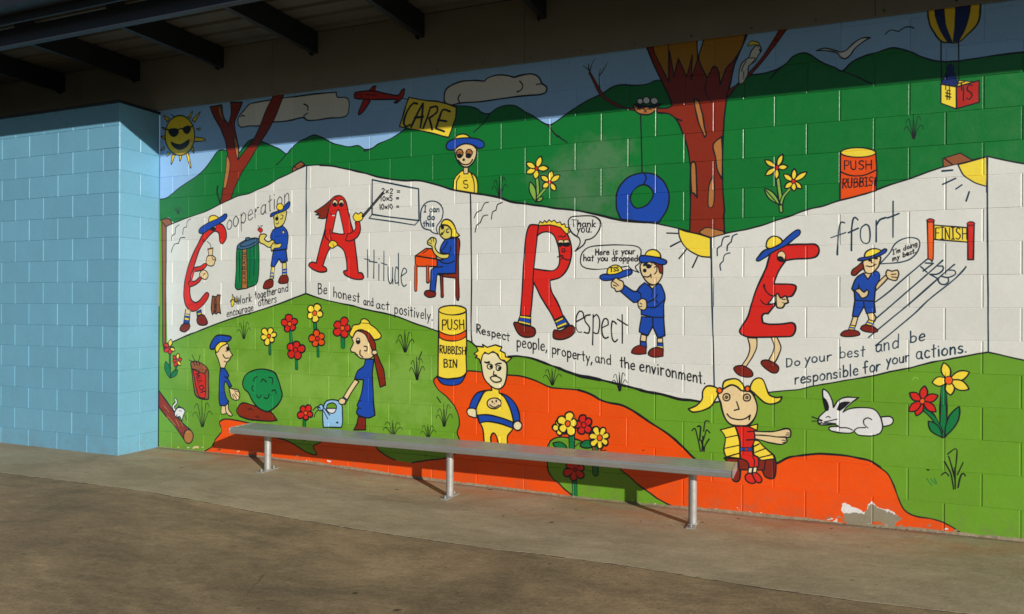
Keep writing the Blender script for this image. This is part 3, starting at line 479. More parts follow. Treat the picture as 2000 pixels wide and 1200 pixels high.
for s in ['342,295 355,325 370,345', '404,297 392,345', '315,332 350,350', '355,352 362,375', '375,350 382,372', '395,352 400,375']: L(s, 6)
W('MULCH', 365, 445, 408, 592, 34, 7, 'K', rot=70)
P('TRK', '60,545! 130,640 200,740 270,830 335,890 345,930 320,985 285,965 210,855 130,765 60,670!', 9); E('TAN', 312, 932, 37, 54, 8)
for s in ['120,690! 160,740', '150,770! 185,810', '175,800! 210,845', '215,800! 240,850', '250,810! 270,850', '290,770! 298,800', '130,780! 150,790']: L(s, 5, 'TAN')
L('210,640 218,665 192,700 212,735', 22); L('210,642 218,666 192,700 212,735', 10, 'EGG'); P('EGG', '205,745 230,705 270,712 285,738 272,770 262,815! 245,775 215,782', 7); L('240,730 255,735', 5); L('230,705! 235,690! 250,705', 6); L('225,760 215,780', 6); L('285,765 298,800', 5)
tuft(420, 855, 200, 130, 'K', 7)
P('SKN', '525,262 560,235 600,200 620,210 635,260 658,296! 642,310! 636,330 612,352! 592,400! 563,395! 545,330 527,290', 8); P('YEL', '520,232 545,200 595,186 612,205 595,215 562,235 545,268 530,275!', 7); E('K', 620, 246, 13, 17, 3); L('582,292 598,318 632,318', 7); L('590,345 612,350', 6); L('600,262 612,268', 5)
P('BLU', '480,228 500,180 530,145 580,140 640,150 645,168 620,190 562,193 528,222 512,250 485,248', 9)
P('SKN', '570,688! 600,688! 606,745 595,755 568,752', 7); P('SKN', '600,680! 625,675! 626,720 656,762 635,772 606,742', 7); P('BLU', '563,396! 596,400! 626,455 615,472! 650,538! 630,548! 600,500 592,560 608,630 628,658! 600,692! 558,690! 550,640 555,480', 9); L('590,460 615,472 600,475', 6)
P('SKN', '630,552 660,560 702,570 712,620 692,650 650,635 636,592', 8)
for s in ['665,600! 690,640', '675,590! 705,625', '655,605! 665,635', '670,575! 705,585']: L(s, 5)
P('TRK', '690,718 735,670 820,690 900,720 960,745 1005,805! 940,812 800,800 740,785 700,762', 9); L('780,725 795,712 812,728', 6); L('835,780 850,770 862,785', 6)
P('BSH', '735,510 760,450 820,415 900,405 980,430 1010,480 1035,560 1045,610 1020,670 980,710 930,738 860,710 810,650 780,590 745,555', 10)
for s in ['820,500 830,472 852,465', '878,508 895,482 920,505', '940,470 970,478 965,522', '815,535 806,560 822,578', '843,610 860,632 880,612', '903,628 930,635 942,600', '965,575 990,568 998,600']: L(s, 7)
for s in ['948,190! 948,285']: stem(s, 20)
stem('1108,100! 1115,195'); stem('1155,310! 1157,398'); stem('1300,20! 1302,100'); stem('1322,215! 1326,302'); stem('1517,140! 1520,228', 30); stem('1217,785! 1217,950')
rflower(940, 148, 66, 'YEL', 'OR2', 6, .3, 9, .22); rflower(1103, 52, 68, 'RED', 'OR2', 5, .2); rflower(1148, 255, 70, 'RED', 'RED', 5, .5); rflower(1298, -32, 70, 'YEL', 'OR2', 5, .8, 9); rflower(1320, 168, 66, 'ORG', 'RED', 5, .1); rflower(1515, 85, 74, 'RED', 'OR2', 5, .6); rflower(1228, 748, 62, 'RED', 'OR2', 5, .9, 10)
P('LBL', '1366,860! 1360,760 1370,690 1395,652 1450,645 1500,665 1515,720 1516,830 1505,860!', 9); P('LG', '1393,708 1400,680 1440,668 1468,688 1468,712! 1393,712!', 7); P('EGG', '1390,712! 1468,712! 1455,742 1430,750 1402,738', 7)
P('LBL', '1322,702 1350,680 1366,700 1360,726 1335,728', 8); L('1340,705 1312,700 1285,728', 7); L('1330,722 1305,745 1295,778', 7); L('1370,735 1400,792', 7); L('1375,712 1415,765', 7); E('K', 1475, 823, 8, 6, 3); L('1320,700! 1350,722', 5)
# watering girl
T(690, 620)
P('SHO', '40,775! 97,785! 95,880! 5,880! 30,830', 8); P('TRK', '158,290! 185,290 215,360 240,420 253,530! 210,546! 190,450 175,380', 9)
P('SKN', '0,130 30,105 75,118 110,160 140,240 155,300 120,325 60,322! 30,300 12,275 -15,270 -22,248! 2,200 -12,160', 8); P('TRK', '28,105 70,98 120,120 150,165 172,205 175,262! 150,262! 130,215 105,150 68,118', 8); E('SKN', 165, 275, 21, 20, 8)
P('YEL', '-30,135 -12,90 0,62 50,52 62,20 95,12 125,35 132,55 180,92 218,140 205,168 163,178! 120,122 60,100 20,112 -5,160!', 9); L('60,45! 125,48', 5)
E('PAL', 38, 185, 15, 23, 7); E('K', 38, 192, 13, 13, 2); L('85,228 108,232 105,262 88,262', 7); L('55,260 52,290 75,312', 8); L('12,290 35,292', 6)
P('SKN', '12,485! 45,502! -10,580 -65,680! -100,672! -80,630 -40,560', 8); P('BLU', '95,325! 162,330! 150,420 150,480 155,560 160,680 170,765! 120,787 50,770 25,745 40,700 30,690 50,640 70,560 78,490! 10,482! 35,420 82,380', 9); L('40,655 60,650', 5); L('30,710 60,712', 5)
T(290, 620); E('SKN', 1512, 657, 27, 25, 7); L('1522,625! 1552,648', 14, 'TEAL')
T(690, 620)
tuft(405, 272, 170, 120, lw=8); tuft(497, 488, 175, 100, lw=8); tuft(710, 852, 175, 110, lw=7); tuft(310, 930, 125, 130, lw=7); tuft(585, 950, 115, 100, lw=7); tuft(1555, 530, 145, 120, lw=7); L('655,625 682,665', 7); L('535,270 510,330', 7)
# rubbish bin
T(690, 620)
P('BLU', '652,462! 700,478 770,482 840,470 880,445! 852,500 820,525 760,533 700,522 670,495', 9)
P('YEL', '668,-60! 882,-50! 886,200 882,300 886,430! 850,465 760,480 700,478 662,462! 665,200', 10); P('ORG', '669,108! 720,133 780,140 840,125 882,100! 883,150! 840,175 780,186 710,178 670,155!', 8); E('YEL', 775, -55, 108, 37, 9)
W('PUSH', 692, 97, 870, 92, 74, 9); W('RUBBISH', 675, 278, 876, 292, 55, 9); W('BIN', 706, 390, 812, 392, 58, 10)
# caped boy
P('BLU', '1030,573! 970,590 930,640 903,712! 957,728! 980,660 1012,600', 9); P('BLU', '1138,593! 1190,608 1250,655 1290,730 1302,818! 1250,815! 1240,760 1215,700 1180,640', 9)
P('YEL', '1078,545! 1083,570! 1030,578 992,640 957,730 975,800 1010,870 1022,975! 1020,1010! 1080,1010! 1075,935 1095,903 1120,930 1140,1010! 1205,1010! 1205,930 1245,872 1248,800 1220,700 1185,630 1140,593! 1138,552!', 10); P('BLU', '970,765! 1050,762 1150,785 1245,820! 1245,868! 1150,832 1050,815 985,828!', 9)
P('PAL', '893,718 920,710 957,722 962,785! 935,782 905,772 888,745', 9); L('905,770! 925,778! 950,785', 8); E('PAL', 1283, 848, 34, 37, 9)
P('PAL', '1000,300 1060,278 1110,278 1150,328 1192,355 1202,400 1196,480 1172,540 1130,560 1080,540 1030,490 1007,420', 10)
P('YEL', '958,225! 1015,232! 1010,213! 1045,235! 1110,216! 1160,232! 1148,262! 1185,280! 1190,310! 1238,318! 1198,355! 1180,338! 1148,332! 1130,290! 1090,268! 1055,288! 1028,272! 1008,300! 995,362! 985,328! 955,315! 970,300! 943,285! 975,262!', 9, soft=False)
E('SKN', 1100, 672, 54, 42, 9); E('K', 1086, 660, 5, 9, 2); E('K', 1117, 655, 5, 9, 2); L('1066,682 1085,698 1110,703 1140,685', 7); L('1100,668 1103,678', 5)
L('1028,350 1045,355 1062,350', 11); L('1112,372 1130,362 1155,362', 10); E(None, 1067, 385, 21, 20, 8); E('K', 1076, 385, 11, 11, 2); E(None, 1134, 397, 19, 20, 8); E('K', 1142, 400, 10, 11, 2); L('1098,422 1095,450! 1120,452', 9); P('PAL', '1070,472 1110,460 1155,482 1148,502 1100,506', 9)
# flowers by the bench
T(1090, 620)
stem('105,890! 108,1100', 34); stem('300,1000! 300,1100', 26); P('STM', '172,1002 210,962 292,965! 285,1005 225,1022', 9); P('STM', '-40,985 20,975 65,1010 80,1060! 20,1035 -20,1015', 9); L('135,1010 160,985 190,985', 6)
rflower(200, 842, 80, 'RED', 'RED', 5, .1, 11); rflower(20, 862, 60, 'YEL', 'YEL', 5, 1.2, 11, .0001); rflower(75, 832, 86, 'YEL', 'OR2', 5, .5, 11); rflower(325, 942, 88, 'YEL', 'OR2', 7, .2, 11)
T(1090, 820)
stem('128,440! 130,612', 30); stem('292,330! 292,420', 34); rflower(132, 392, 84, 'RED', 'RED', 6, .2, 10, .15)
L('5,492 50,545 105,585', 9)
L('330,240 375,238', 6)
# tufts
T(1090, 620); tuft(480, 575, 150, 100, lw=8)
for s in ['1048,885 1070,868 1095,960 1112,1045', '1090,855 1112,855 1106,960', '1180,815 1150,812 1138,890', '1185,902 1160,880 1145,930 1135,960', '1132,930! 1126,1045', '1180,952 1150,1000 1140,1045', '1120,965 1142,1045']: L(s, 9)
# girl on the log
T(1490, 620); P('SHO', '-40,1120! -5,1110 90,1080! 102,1150 95,1240 70,1262 20,1245 -5,1200 -20,1170!', 10); L('78,1095! 82,1250', 6)
T(1090, 820); P('SHO', '1300,300! 1620,310! 1610,395! 1425,392! 1418,465 1392,487 1362,470 1370,400', 10); L('1405,320! 1418,400', 8)
T(1090, 620)
P('YEL', '1268,880! 1382,850! 1416,960 1422,1102! 1310,1092! 1295,1040 1305,940', 9); P('YEL', '1486,852! 1560,835! 1556,882! 1520,880!', 8); P('YEL', '1522,962! 1565,965 1600,1005 1680,1072! 1692,1105! 1590,1118! 1530,1072!', 9)
for s in ['1305,942! 1412,920', '1300,1025! 1420,1000', '1310,1092! 1425,1060', '1530,1010! 1570,990', '1540,1055! 1620,1025', '1560,1100! 1680,1070']: L(s, 8)
T(1090, 820); P('PAL', '1490,360! 1522,368! 1512,425! 1484,420!', 8); P('PAL', '1525,370! 1556,372! 1547,422! 1518,420!', 8); P('RED', '1468,430 1510,420 1542,480 1527,498 1490,492 1464,465', 9); P('RED', '1515,420 1560,420 1592,468 1580,492 1548,485', 9)
T(1090, 620)
P('RED', '1384,850! 1482,850! 1550,882! 1536,900! 1536,960! 1515,1012! 1525,1078 1562,1092 1566,1168! 1495,1175! 1480,1130 1425,1102! 1420,960', 9); L('1480,895 1520,892', 9); L('1470,960 1530,958', 8); P('BLU', '1422,1018! 1516,1018! 1516,1045! 1422,1045!', 6); E('RED', 1472, 1032, 14, 10, 4); L('1520,1090 1535,1120 1530,1160', 8)
P('YEL', '1248,562 1210,540 1160,540 1130,580 1125,640 1080,690 1018,717! 1050,740 1120,730 1190,700 1230,640 1250,600', 10); P('YEL', '1498,560 1520,500 1560,475 1600,490 1630,560 1650,608 1700,628 1747,622! 1735,655 1680,677 1620,670 1570,630 1530,590', 10)
P('SKN', '1248,600 1290,560 1350,530 1400,535 1450,575 1500,580 1532,620 1556,700 1540,780 1490,842 1440,850 1360,842 1310,800 1280,720 1270,670', 11); P('YEL', '1285,540 1300,500 1350,483 1400,485 1440,520 1462,578! 1430,572 1400,545 1350,530 1290,562!', 10)
E('OR2', 1262, 572, 22, 22, 9); E('OR2', 1480, 558, 20, 22, 9)
for cx, cy in ((1315, 625), (1475, 628)): E(None, cx, cy, 28, 28, 9); E(None, cx, cy, 11, 11, 6); E('TRK', cx, cy, 4, 4, 2)
L('1395,660 1414,718! 1378,727', 9); L('1320,755 1350,787 1420,800 1470,788 1500,765', 9); L('1500,765 1492,800', 9)
T(1490, 620)
P('SKN', '-70,888! 0,895 100,890 178,870 215,885 216,932 180,940 190,965 152,993 60,982 0,965 -62,950! -62,920!', 9); L('-60,920 40,925 110,935 180,935', 8)
for s in ['185,905 208,905', '180,920 205,920', '150,960 178,962', '155,980 175,975']: L(s, 6)
# rabbit
P('EGG', '430,820 440,780 480,740 492,732! 470,640 467,575 475,560! 512,590 540,650 552,705! 590,650 650,625 748,628! 700,662 650,707 625,742! 680,715 780,705 860,715 905,755 930,820 930,880 900,915 820,928 740,917 712,887! 690,905 600,902 530,887 515,865 540,855 590,855! 560,837 480,842 440,837', 9)
P('EGG', '920,780! 990,775 1018,800 1000,840 938,853!', 9); P('K', '473,625! 497,650 515,700 510,728! 488,732!', 4); P('K', '580,722! 600,675 640,660 682,662! 640,702 600,732!', 4); L('495,782 512,775 525,785', 7)
for s in ['385,778! 462,805', '385,812! 462,808', '480,818! 580,795', '480,820! 570,830', '470,830! 545,835']: L(s, 7)
L('430,825 445,830 460,822', 10); L('850,800 820,785 788,802 790,840 822,866', 8); L('714,885 740,865 802,862', 8); L('600,862 660,865 700,885', 8)
# right flowers
stem('1412,540! 1410,920', 38, 'STM', 9); stem('1268,725 1330,780 1390,890', 22, 'STM', 9); petal('STM', 1402, 938, 1293, 812, 66, 9); petal('STM', 1420, 935, 1535, 698, 78, 9)
pflower(1452, 493, [(1412, 355), (1612, 430), (1610, 562), (1468, 608), (1322, 510)], 74, 'YEL', 'OR2', 32, 9); pflower(1245, 655, [(1265, 537), (1368, 612), (1352, 738), (1200, 768), (1140, 735), (1147, 592)], 62, 'RED', 'OR2', 20, 9)
T(1490, 820)
for s in ['1445,270 1480,240 1515,235 1505,380', '1450,285! 1485,400 1500,470', '1420,330! 1470,430 1490,545', '1395,435 1425,410 1450,440', '1565,335 1520,430', '1500,380! 1502,540', '1525,530 1545,440 1565,420 1582,440']: L(s, 8, 'K')
# flaked paint near the ground
P('EGG', '', 0, q=rough('608,690 640,648 700,682 760,700 790,725! 845,642! 925,692 985,702 1020,722 1080,765! 1085,775! 1040,800! 1000,760! 640,760!', 6))
P('GRY', '', 0, q=rough('628,735! 700,720 775,727! 792,732! 845,655! 920,700 975,722 1010,725 1082,772! 1042,800 1032,825! 1062,852! 1000,850! 960,825! 900,795 855,800! 845,822! 660,822! 640,780', 6))
for k in range(120):
    xx = mrng.uniform(300, 1900); 
    base = np.interp(xx, [300, 540, 690, 890, 1090, 1490, 1890], [873, 889, 920, 947, 970, 1007, 1048])
    T(xx, base-abs(mrng.normal(0, 3.2))-1); chip(0, 0, mrng.uniform(2, 9), ['GRY', 'GRY', 'TAN', 'SKN', 'GRY', 'EGG'][k % 6])
for k in range(46):
    T(mrng.uniform(1600, 1890), 0); xx = ox; base = np.interp(xx, [1490, 1890], [1007, 1048]); T(xx, base-abs(mrng.normal(0, 6))-2); chip(0, 0, mrng.uniform(5, 18), ['GRY', 'GRY', 'TAN', 'EGG', 'GRY'][k % 5])
T(290, 820); chip(365, 215, 22, 'SKN'); chip(552, 235, 10, 'K'); T(1090, 820); chip(665, 240, 9, 'K'); T(1490, 820); chip(1290, 392, 12, 'K'); T(290, 820); chip(1410, 325, 16, 'EGG')
T(1490, 620); L('1170,490 1180,472 1205,470 1212,485', 6, 'LF')
T(1490, 820)
for s in ['1280,460! 1320,515', '1310,465! 1345,505', '1340,460! 1360,500']: L(s, 5, 'STM')
# ================================================================ helpers
COL = SC.collection; rnd = random.Random(4)
def tag(o, label=None, cat=None, group=None, kind=None):
    for k, v in (('label', label), ('category', cat), ('group', group), ('kind', kind)):
        if v: o[k] = v
    return o
def empty(name, loc=(0, 0, 0), **k):
    o = bpy.data.objects.new(name, None); COL.objects.link(o); o.location = loc; o.empty_display_size = .1; return tag(o, **k)
def mesh_obj(name, V, F, mat, parent=None, smooth_=False, **k):
    me = bpy.data.meshes.new(name); me.from_pydata([tuple(v) for v in V], [], F); me.update()
    bm = bmesh.new(); bm.from_mesh(me); bmesh.ops.recalc_face_normals(bm, faces=bm.faces); bm.to_mesh(me); bm.free()
    if mat: me.materials.append(mat)
    if smooth_:
        for p in me.polygons: p.use_smooth = True
    o = bpy.data.objects.new(name, me); COL.objects.link(o); o.parent = parent; return tag(o, **k)
class MB:
    def __init__(s): s.V = []; s.F = []
    def add(s, V, F):
        n = len(s.V); s.V += [tuple(v) for v in V]; s.F += [tuple(i+n for i in f) for f in F]
    def box(s, x0, x1, y0, y1, z0, z1, b=0.):
        if b <= 0:
            s.add([(x0,y0,z0),(x1,y0,z0),(x1,y1,z0),(x0,y1,z0),(x0,y0,z1),(x1,y0,z1),(x1,y1,z1),(x0,y1,z1)], [(0,1,2,3),(4,5,6,7),(0,1,5,4),(1,2,6,5),(2,3,7,6),(3,0,4,7)])
        else:
            bm = bmesh.new(); bmesh.ops.create_cube(bm, size=1)
            for v in bm.verts: v.co = ((x0+x1)/2+v.co.x*(x1-x0), (y0+y1)/2+v.co.y*(y1-y0), (z0+z1)/2+v.co.z*(z1-z0))
            bmesh.ops.bevel(bm, geom=list(bm.edges), offset=b, segments=2, affect='EDGES', profile=.6)
            bm.verts.index_update(); s.add([v.co.copy() for v in bm.verts], [[v.index for v in f.verts] for f in bm.faces]); bm.free()
    def tube(s, a, b, r0, r1=None, n=24, caps=True):
        a, b = Vector(a), Vector(b); r1 = r1 or r0; d = (b-a).normalized(); u = d.orthogonal().normalized(); v = d.cross(u)
        V = [a+(u*math.cos(t)+v*math.sin(t))*r0 for t in [2*math.pi*i/n for i in range(n)]] + [b+(u*math.cos(t)+v*math.sin(t))*r1 for t in [2*math.pi*i/n for i in range(n)]]
        F = [(i, (i+1) % n, n+(i+1) % n, n+i) for i in range(n)]
        if caps: F += [tuple(range(n)), tuple(range(n, 2*n))]
        s.add(V, F)
    def build(s, name, mat, parent=None, smooth_=False, **k): return mesh_obj(name, s.V, s.F, mat, parent, smooth_, **k)
def mat(name):
    m = bpy.data.materials.new(name); m.use_nodes = True; t = m.node_tree; return m, t, t.nodes['Principled BSDF']
def N(t, kind, **k):
    n = t.nodes.new(kind)
    for a, b in k.items():
        if a in n.bl_rna.properties: setattr(n, a, b)
        else: n.inputs[a.replace('_', ' ')].default_value = b
    return n
def noise(t, vec, scale, detail=6, rough=.6, dist=0.):
    n = N(t, 'ShaderNodeTexNoise'); n.inputs['Scale'].default_value = scale; n.inputs['Detail'].default_value = detail; n.inputs['Roughness'].default_value = rough; n.inputs['Distortion'].default_value = dist
    t.links.new(vec, n.inputs['Vector']); return n.outputs['Fac']
def ramp(t, fac, stops):
    r = N(t, 'ShaderNodeValToRGB'); e = r.color_ramp.elements
    while len(e) < len(stops): e.new(.5)
    for i, (p, c) in enumerate(stops):
        e[i].position = p; e[i].color = (*(c if isinstance(c, (tuple, list)) else (c, c, c)), 1)
    t.links.new(fac, r.inputs['Fac']); return r.outputs['Color']
def mix(t, a, b, fac, mode='MIX'):
    m = N(t, 'ShaderNodeMix', data_type='RGBA', blend_type=mode)
    for s, v in ((m.inputs['Factor'], fac), (m.inputs['A'], a), (m.inputs['B'], b)):
        if hasattr(v, 'links'): t.links.new(v, s)
        elif isinstance(v, (int, float)): s.default_value = v
        else: s.default_value = (*v, 1)
    return m.outputs['Result']
def bump(t, bs, h, strength, distance, prev=None):
    b = N(t, 'ShaderNodeBump'); b.inputs['Strength'].default_value = strength; b.inputs['Distance'].default_value = distance
    t.links.new(h, b.inputs['Height'])
    if prev: t.links.new(prev, b.inputs['Normal'])
    t.links.new(b.outputs[0], bs.inputs['Normal']); return b.outputs[0]
def math_(t, op, a, b=None):
    m = N(t, 'ShaderNodeMath', operation=op)
    for i, v in enumerate((a, b)):
        if v is None: continue
        if hasattr(v, 'links'): t.links.new(v, m.inputs[i])
        else: m.inputs[i].default_value = v
    return m.outputs[0]
def pos(t): return N(t, 'ShaderNodeNewGeometry').outputs['Position']
# ================================================================ materials
img = bpy.data.images.new('mural_paint', TW, TH, alpha=False, float_buffer=False)
buf = np.ones((TH, TW, 4), np.float32); buf[..., :3] = l2s(canvas); img.pixels.foreach_set(buf.ravel()); img.update(); img.pack()
def gloss_paint(name, image=None, flat=None):
    m, t, bs = mat(name); p = pos(t)
    if image:
        sx = N(t, 'ShaderNodeSeparateXYZ'); t.links.new(p, sx.inputs[0]); cx = N(t, 'ShaderNodeCombineXYZ')
        t.links.new(math_(t, 'DIVIDE', math_(t, 'SUBTRACT', sx.outputs[0], TX0), TW*TRES), cx.inputs[0])
        t.links.new(math_(t, 'DIVIDE', math_(t, 'SUBTRACT', sx.outputs[2], TZ0), TH*TRES), cx.inputs[1])
        im = N(t, 'ShaderNodeTexImage', interpolation='Linear', extension='EXTEND'); im.image = image; t.links.new(cx.outputs[0], im.inputs[0]); c = im.outputs['Color']
    else: c = flat
    c = mix(t, c, ramp(t, noise(t, p, 2.2, 5, .65), [(.3, .95), (.7, 1.05)]), 1., 'MULTIPLY')
    c = mix(t, c, ramp(t, noise(t, p, 38, 4, .7), [(.3, .97), (.7, 1.03)]), 1., 'MULTIPLY')
    c = mix(t, c, (.30, .27, .20), ramp(t, noise(t, p, 9, 6, .75), [(.64, 0.), (.88, .07)]))
    oi = N(t, 'ShaderNodeObjectInfo'); c = mix(t, c, ramp(t, oi.outputs['Random'], [(0., .955), (1., 1.035)]), 1., 'MULTIPLY')
    sz = N(t, 'ShaderNodeSeparateXYZ'); t.links.new(p, sz.inputs[0])
    foot = math_(t, 'MULTIPLY', ramp(t, sz.outputs[2], [(.02, 1.), (.16, .35), (.34, 0.)]), ramp(t, noise(t, p, 11, 7, .75), [(.46, 0.), (.72, .55)]))
    c = mix(t, c, (.20, .15, .09), foot)
    sm = N(t, 'ShaderNodeMapping'); sm.inputs['Scale'].default_value = (9, 9, .7); t.links.new(p, sm.inputs[0])
    c = mix(t, c, (.25, .22, .16), ramp(t, noise(t, sm.outputs[0], 1., 5, .7), [(.62, 0.), (.84, .08)]))
    t.links.new(c, bs.inputs['Base Color'])
    t.links.new(ramp(t, noise(t, p, 14, 4, .6), [(.3, .25), (.7, .40)]), bs.inputs['Roughness'])
    b = bump(t, bs, noise(t, p, 300, 3, .7), .30, .0016); b = bump(t, bs, noise(t, p, 70, 5, .7), .30, .0030, b); bump(t, bs, noise(t, p, 5, 3, .5), .25, .012, b)
    return m
M_MURAL = gloss_paint('mural_enamel', img)
M_BLUEWALL = gloss_paint('pale_blue_enamel', None, (.155, .385, .54))
def concrete(name, ca, cb, stain, fine=1., amp=1.):
    m, t, bs = mat(name); p = pos(t)
    mp = N(t, 'ShaderNodeMapping'); mp.inputs['Scale'].default_value = (.75, 1.5, 1); t.links.new(p, mp.inputs[0]); q = mp.outputs[0]
    mid = tuple((x+y)/2 for x, y in zip(ca, cb))
    c = ramp(t, noise(t, q, 1.5, 9, .72, .25), [(.34, ca), (.50, mid), (.66, cb)])
    c = mix(t, c, ramp(t, noise(t, q, 7, 8, .78), [(.32, .80), (.5, .98), (.70, 1.2)]), amp, 'MULTIPLY')
    c = mix(t, c, ramp(t, noise(t, p, 45, 6, .8), [(.3, .78), (.7, 1.2)]), amp, 'MULTIPLY')
    c = mix(t, c, ramp(t, noise(t, p, 300, 3, .7), [(.3, .68), (.7, 1.3)]), 1., 'MULTIPLY')
    c = mix(t, c, tuple(x*1.45 for x in cb), ramp(t, noise(t, q, 5.2, 9, .8, .6), [(.60, 0.), (.72, .42*amp)]))
    sp = ramp(t, noise(t, p, 30, 3, .5), [(.70, 0.), (.735, .6)]); c = mix(t, c, tuple(x*.4 for x in ca), sp)
    vo = N(t, 'ShaderNodeTexVoronoi', feature='DISTANCE_TO_EDGE'); vo.inputs['Scale'].default_value = .8
    wp = N(t, 'ShaderNodeMix', data_type='VECTOR'); wp.inputs['Factor'].default_value = .12
    nz = N(t, 'ShaderNodeTexNoise'); nz.inputs['Scale'].default_value = 3.5; nz.inputs['Detail'].default_value = 6; t.links.new(p, nz.inputs['Vector'])
    t.links.new(p, wp.inputs[4]); t.links.new(nz.outputs['Color'], wp.inputs[5]); t.links.new(wp.outputs[1], vo.inputs['Vector'])
    ck = math_(t, 'MULTIPLY', ramp(t, vo.outputs['Distance'], [(0., 1.), (.0035, 0.)]), ramp(t, noise(t, p, .9, 3, .5), [(.56, 0.), (.64, .5)]))
    c = mix(t, c, tuple(x*.3 for x in ca), ck)
    if stain:
        sx = N(t, 'ShaderNodeSeparateXYZ'); t.links.new(p, sx.inputs[0])
        near = ramp(t, math_(t, 'ADD', sx.outputs[1], 1.0), [(.35, 0.), (.93, 1.)])
        k = math_(t, 'MULTIPLY', near, ramp(t, noise(t, q, 2.6, 6, .6, .8), [(.45, 0.), (.68, .8)]))
        c = mix(t, c, stain, k)
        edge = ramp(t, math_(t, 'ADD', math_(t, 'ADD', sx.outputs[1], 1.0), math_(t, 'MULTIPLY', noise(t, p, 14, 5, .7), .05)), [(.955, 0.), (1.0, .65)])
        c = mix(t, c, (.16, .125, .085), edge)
    t.links.new(c, bs.inputs['Base Color']); bs.inputs['Roughness'].default_value = .78; bs.inputs['Specular IOR Level'].default_value = .3
    b = bump(t, bs, noise(t, p, 260, 4, .7), .35*fine, .003); b = bump(t, bs, noise(t, p, 40, 5, .7), .3*fine, .008, b); bump(t, bs, noise(t, q, 3, 5, .6), .3, .04, b)
    return m
M_PATH = concrete('path_concrete', (.315, .255, .160), (.475, .395, .262), (.46, .215, .10), .7, .45)
M_YARD = concrete('yard_concrete', (.195, .150, .088), (.40, .290, .165), None, 1.1)
def plain(name, col, rough=.6, metal=0., var=.1, nscale=8, b=.1, bs_=60, dist=.002):
    m, t, bs = mat(name); p = pos(t)
    c = mix(t, col, ramp(t, noise(t, p, nscale, 6, .65), [(.3, 1-var), (.7, 1+var)]), 1., 'MULTIPLY'); t.links.new(c, bs.inputs['Base Color'])
    t.links.new(ramp(t, noise(t, p, nscale*3, 4, .6), [(.3, max(.05, rough-.07)), (.7, min(1, rough+.08))]), bs.inputs['Roughness']); bs.inputs['Metallic'].default_value = metal
    if b: bump(t, bs, noise(t, p, bs_, 4, .6), b, dist)
    return m
M_ALU = plain('weathered_aluminium', (.44, .45, .44), .40, .55, .08, 5, .02, 60, .001)
M_ALU2 = plain('galvanised_pipe', (.50, .50, .48), .45, .5, .12, 14, .06, 80, .001)
M_PLATE = plain('dull_plate', (.33, .33, .31), .6, .25, .15, 20, .05, 80)
M_CAPM = plain('bright_aluminium_cap', (.50, .51, .50), .35, .6, .05, 14, 0)
M_BULK = plain('stained_sheet', (.21, .19, .15), .8, 0, .08, 2.5, .05, 40)
M_ROOF = plain('roof_underside', (.115, .105, .085), .7, 0, .14, 3, .05, 40)
M_STEEL = plain('dark_blue_steel', (.012, .013, .019), .5, 0, .12, 6, .05, 60)
M_BEAM = plain('blue_grey_beam', (.040, .046, .072), .5, 0, .12, 6, .05, 60)
M_MORT = plain('grey_mortar', (.22, .19, .15), .9, 0, .2, 20, .4, 120, .004)
M_DIRT = plain('joint_dirt', (.035, .028, .02), .95, 0, .3, 30, .5, 90, .004)
M_FIL = plain('dusty_cement', (.30, .24, .155), .9, 0, .3, 40, .5, 160, .003)
M_LEAF = plain('dead_leaf', (.06, .038, .02), .8, 0, .3, 60, 0)
# ================================================================ ground
GX = [-60, -.4, .0, .6, 1.2, 1.7, 2.05, 2.5, 3.0, 3.9, 5.3, 6.5, 60]; GZ = [.045, .045, .047, .050, .050, .042, .03, .014, .004, -.008, .004, .018, .018]
def gz(x): return float(np.interp(x, GX, GZ))
def sheet(name, xs, edge0, edge1, ny, mt, kind='structure', dz=0., skirt=0.):
    V = []; F = []
    for x in xs:
        y0, y1 = edge0(x), edge1(x)
        for j in range(ny+1): V.append((x, y0+(y1-y0)*j/ny, gz(x)+dz))
    n = ny+1
    for i in range(len(xs)-1):
        for j in range(ny): F.append((i*n+j, (i+1)*n+j, (i+1)*n+j+1, i*n+j+1))
    if skirt:
        for col in (0, ny):
            base = len(V)
            for i, x in enumerate(xs): v = V[i*n+col]; V.append((v[0], v[1], v[2]-skirt))
            for i in range(len(xs)-1): F.append((i*n+col, (i+1)*n+col, base+i+1, base+i))
    return mesh_obj(name, V, F, mt, kind=kind)
def jy(x): return float(np.interp(x, [-30, 1.2, 2, 2.6, 3, 3.67, 4.3, 4.75, 5.4, 5.9, 6.3, 7, 30], [-1.17, -1.17, -1.20, -1.20, -1.20, -1.18, -1.165, -1.17, -1.215, -1.225, -1.21, -1.21, -1.21])) + .004*math.sin(x*3.1) + .002*math.sin(x*17)
xs = sorted(set([round(-2+.03*i, 3) for i in range(400)] + [-60, -30, -10, -4, 12, 20, 40, 60]))
grng = random.Random(9); wig = {x: grng.uniform(-.003, .003) for x in xs}
sheet('concrete_path', xs, lambda x: jy(x)+.0075+wig[x], lambda x: .05, 6, M_PATH, skirt=.05)
sheet('concrete_yard', xs, lambda x: -3.7, lambda x: jy(x)-.0055-.7*wig[x], 10, M_YARD, dz=.0, skirt=.05)  # yard stops short out of view to limit bounce light
sheet('joint_base', xs, lambda x: jy(x)-.06, lambda x: jy(x)+.06, 1, M_DIRT, dz=-.0025)
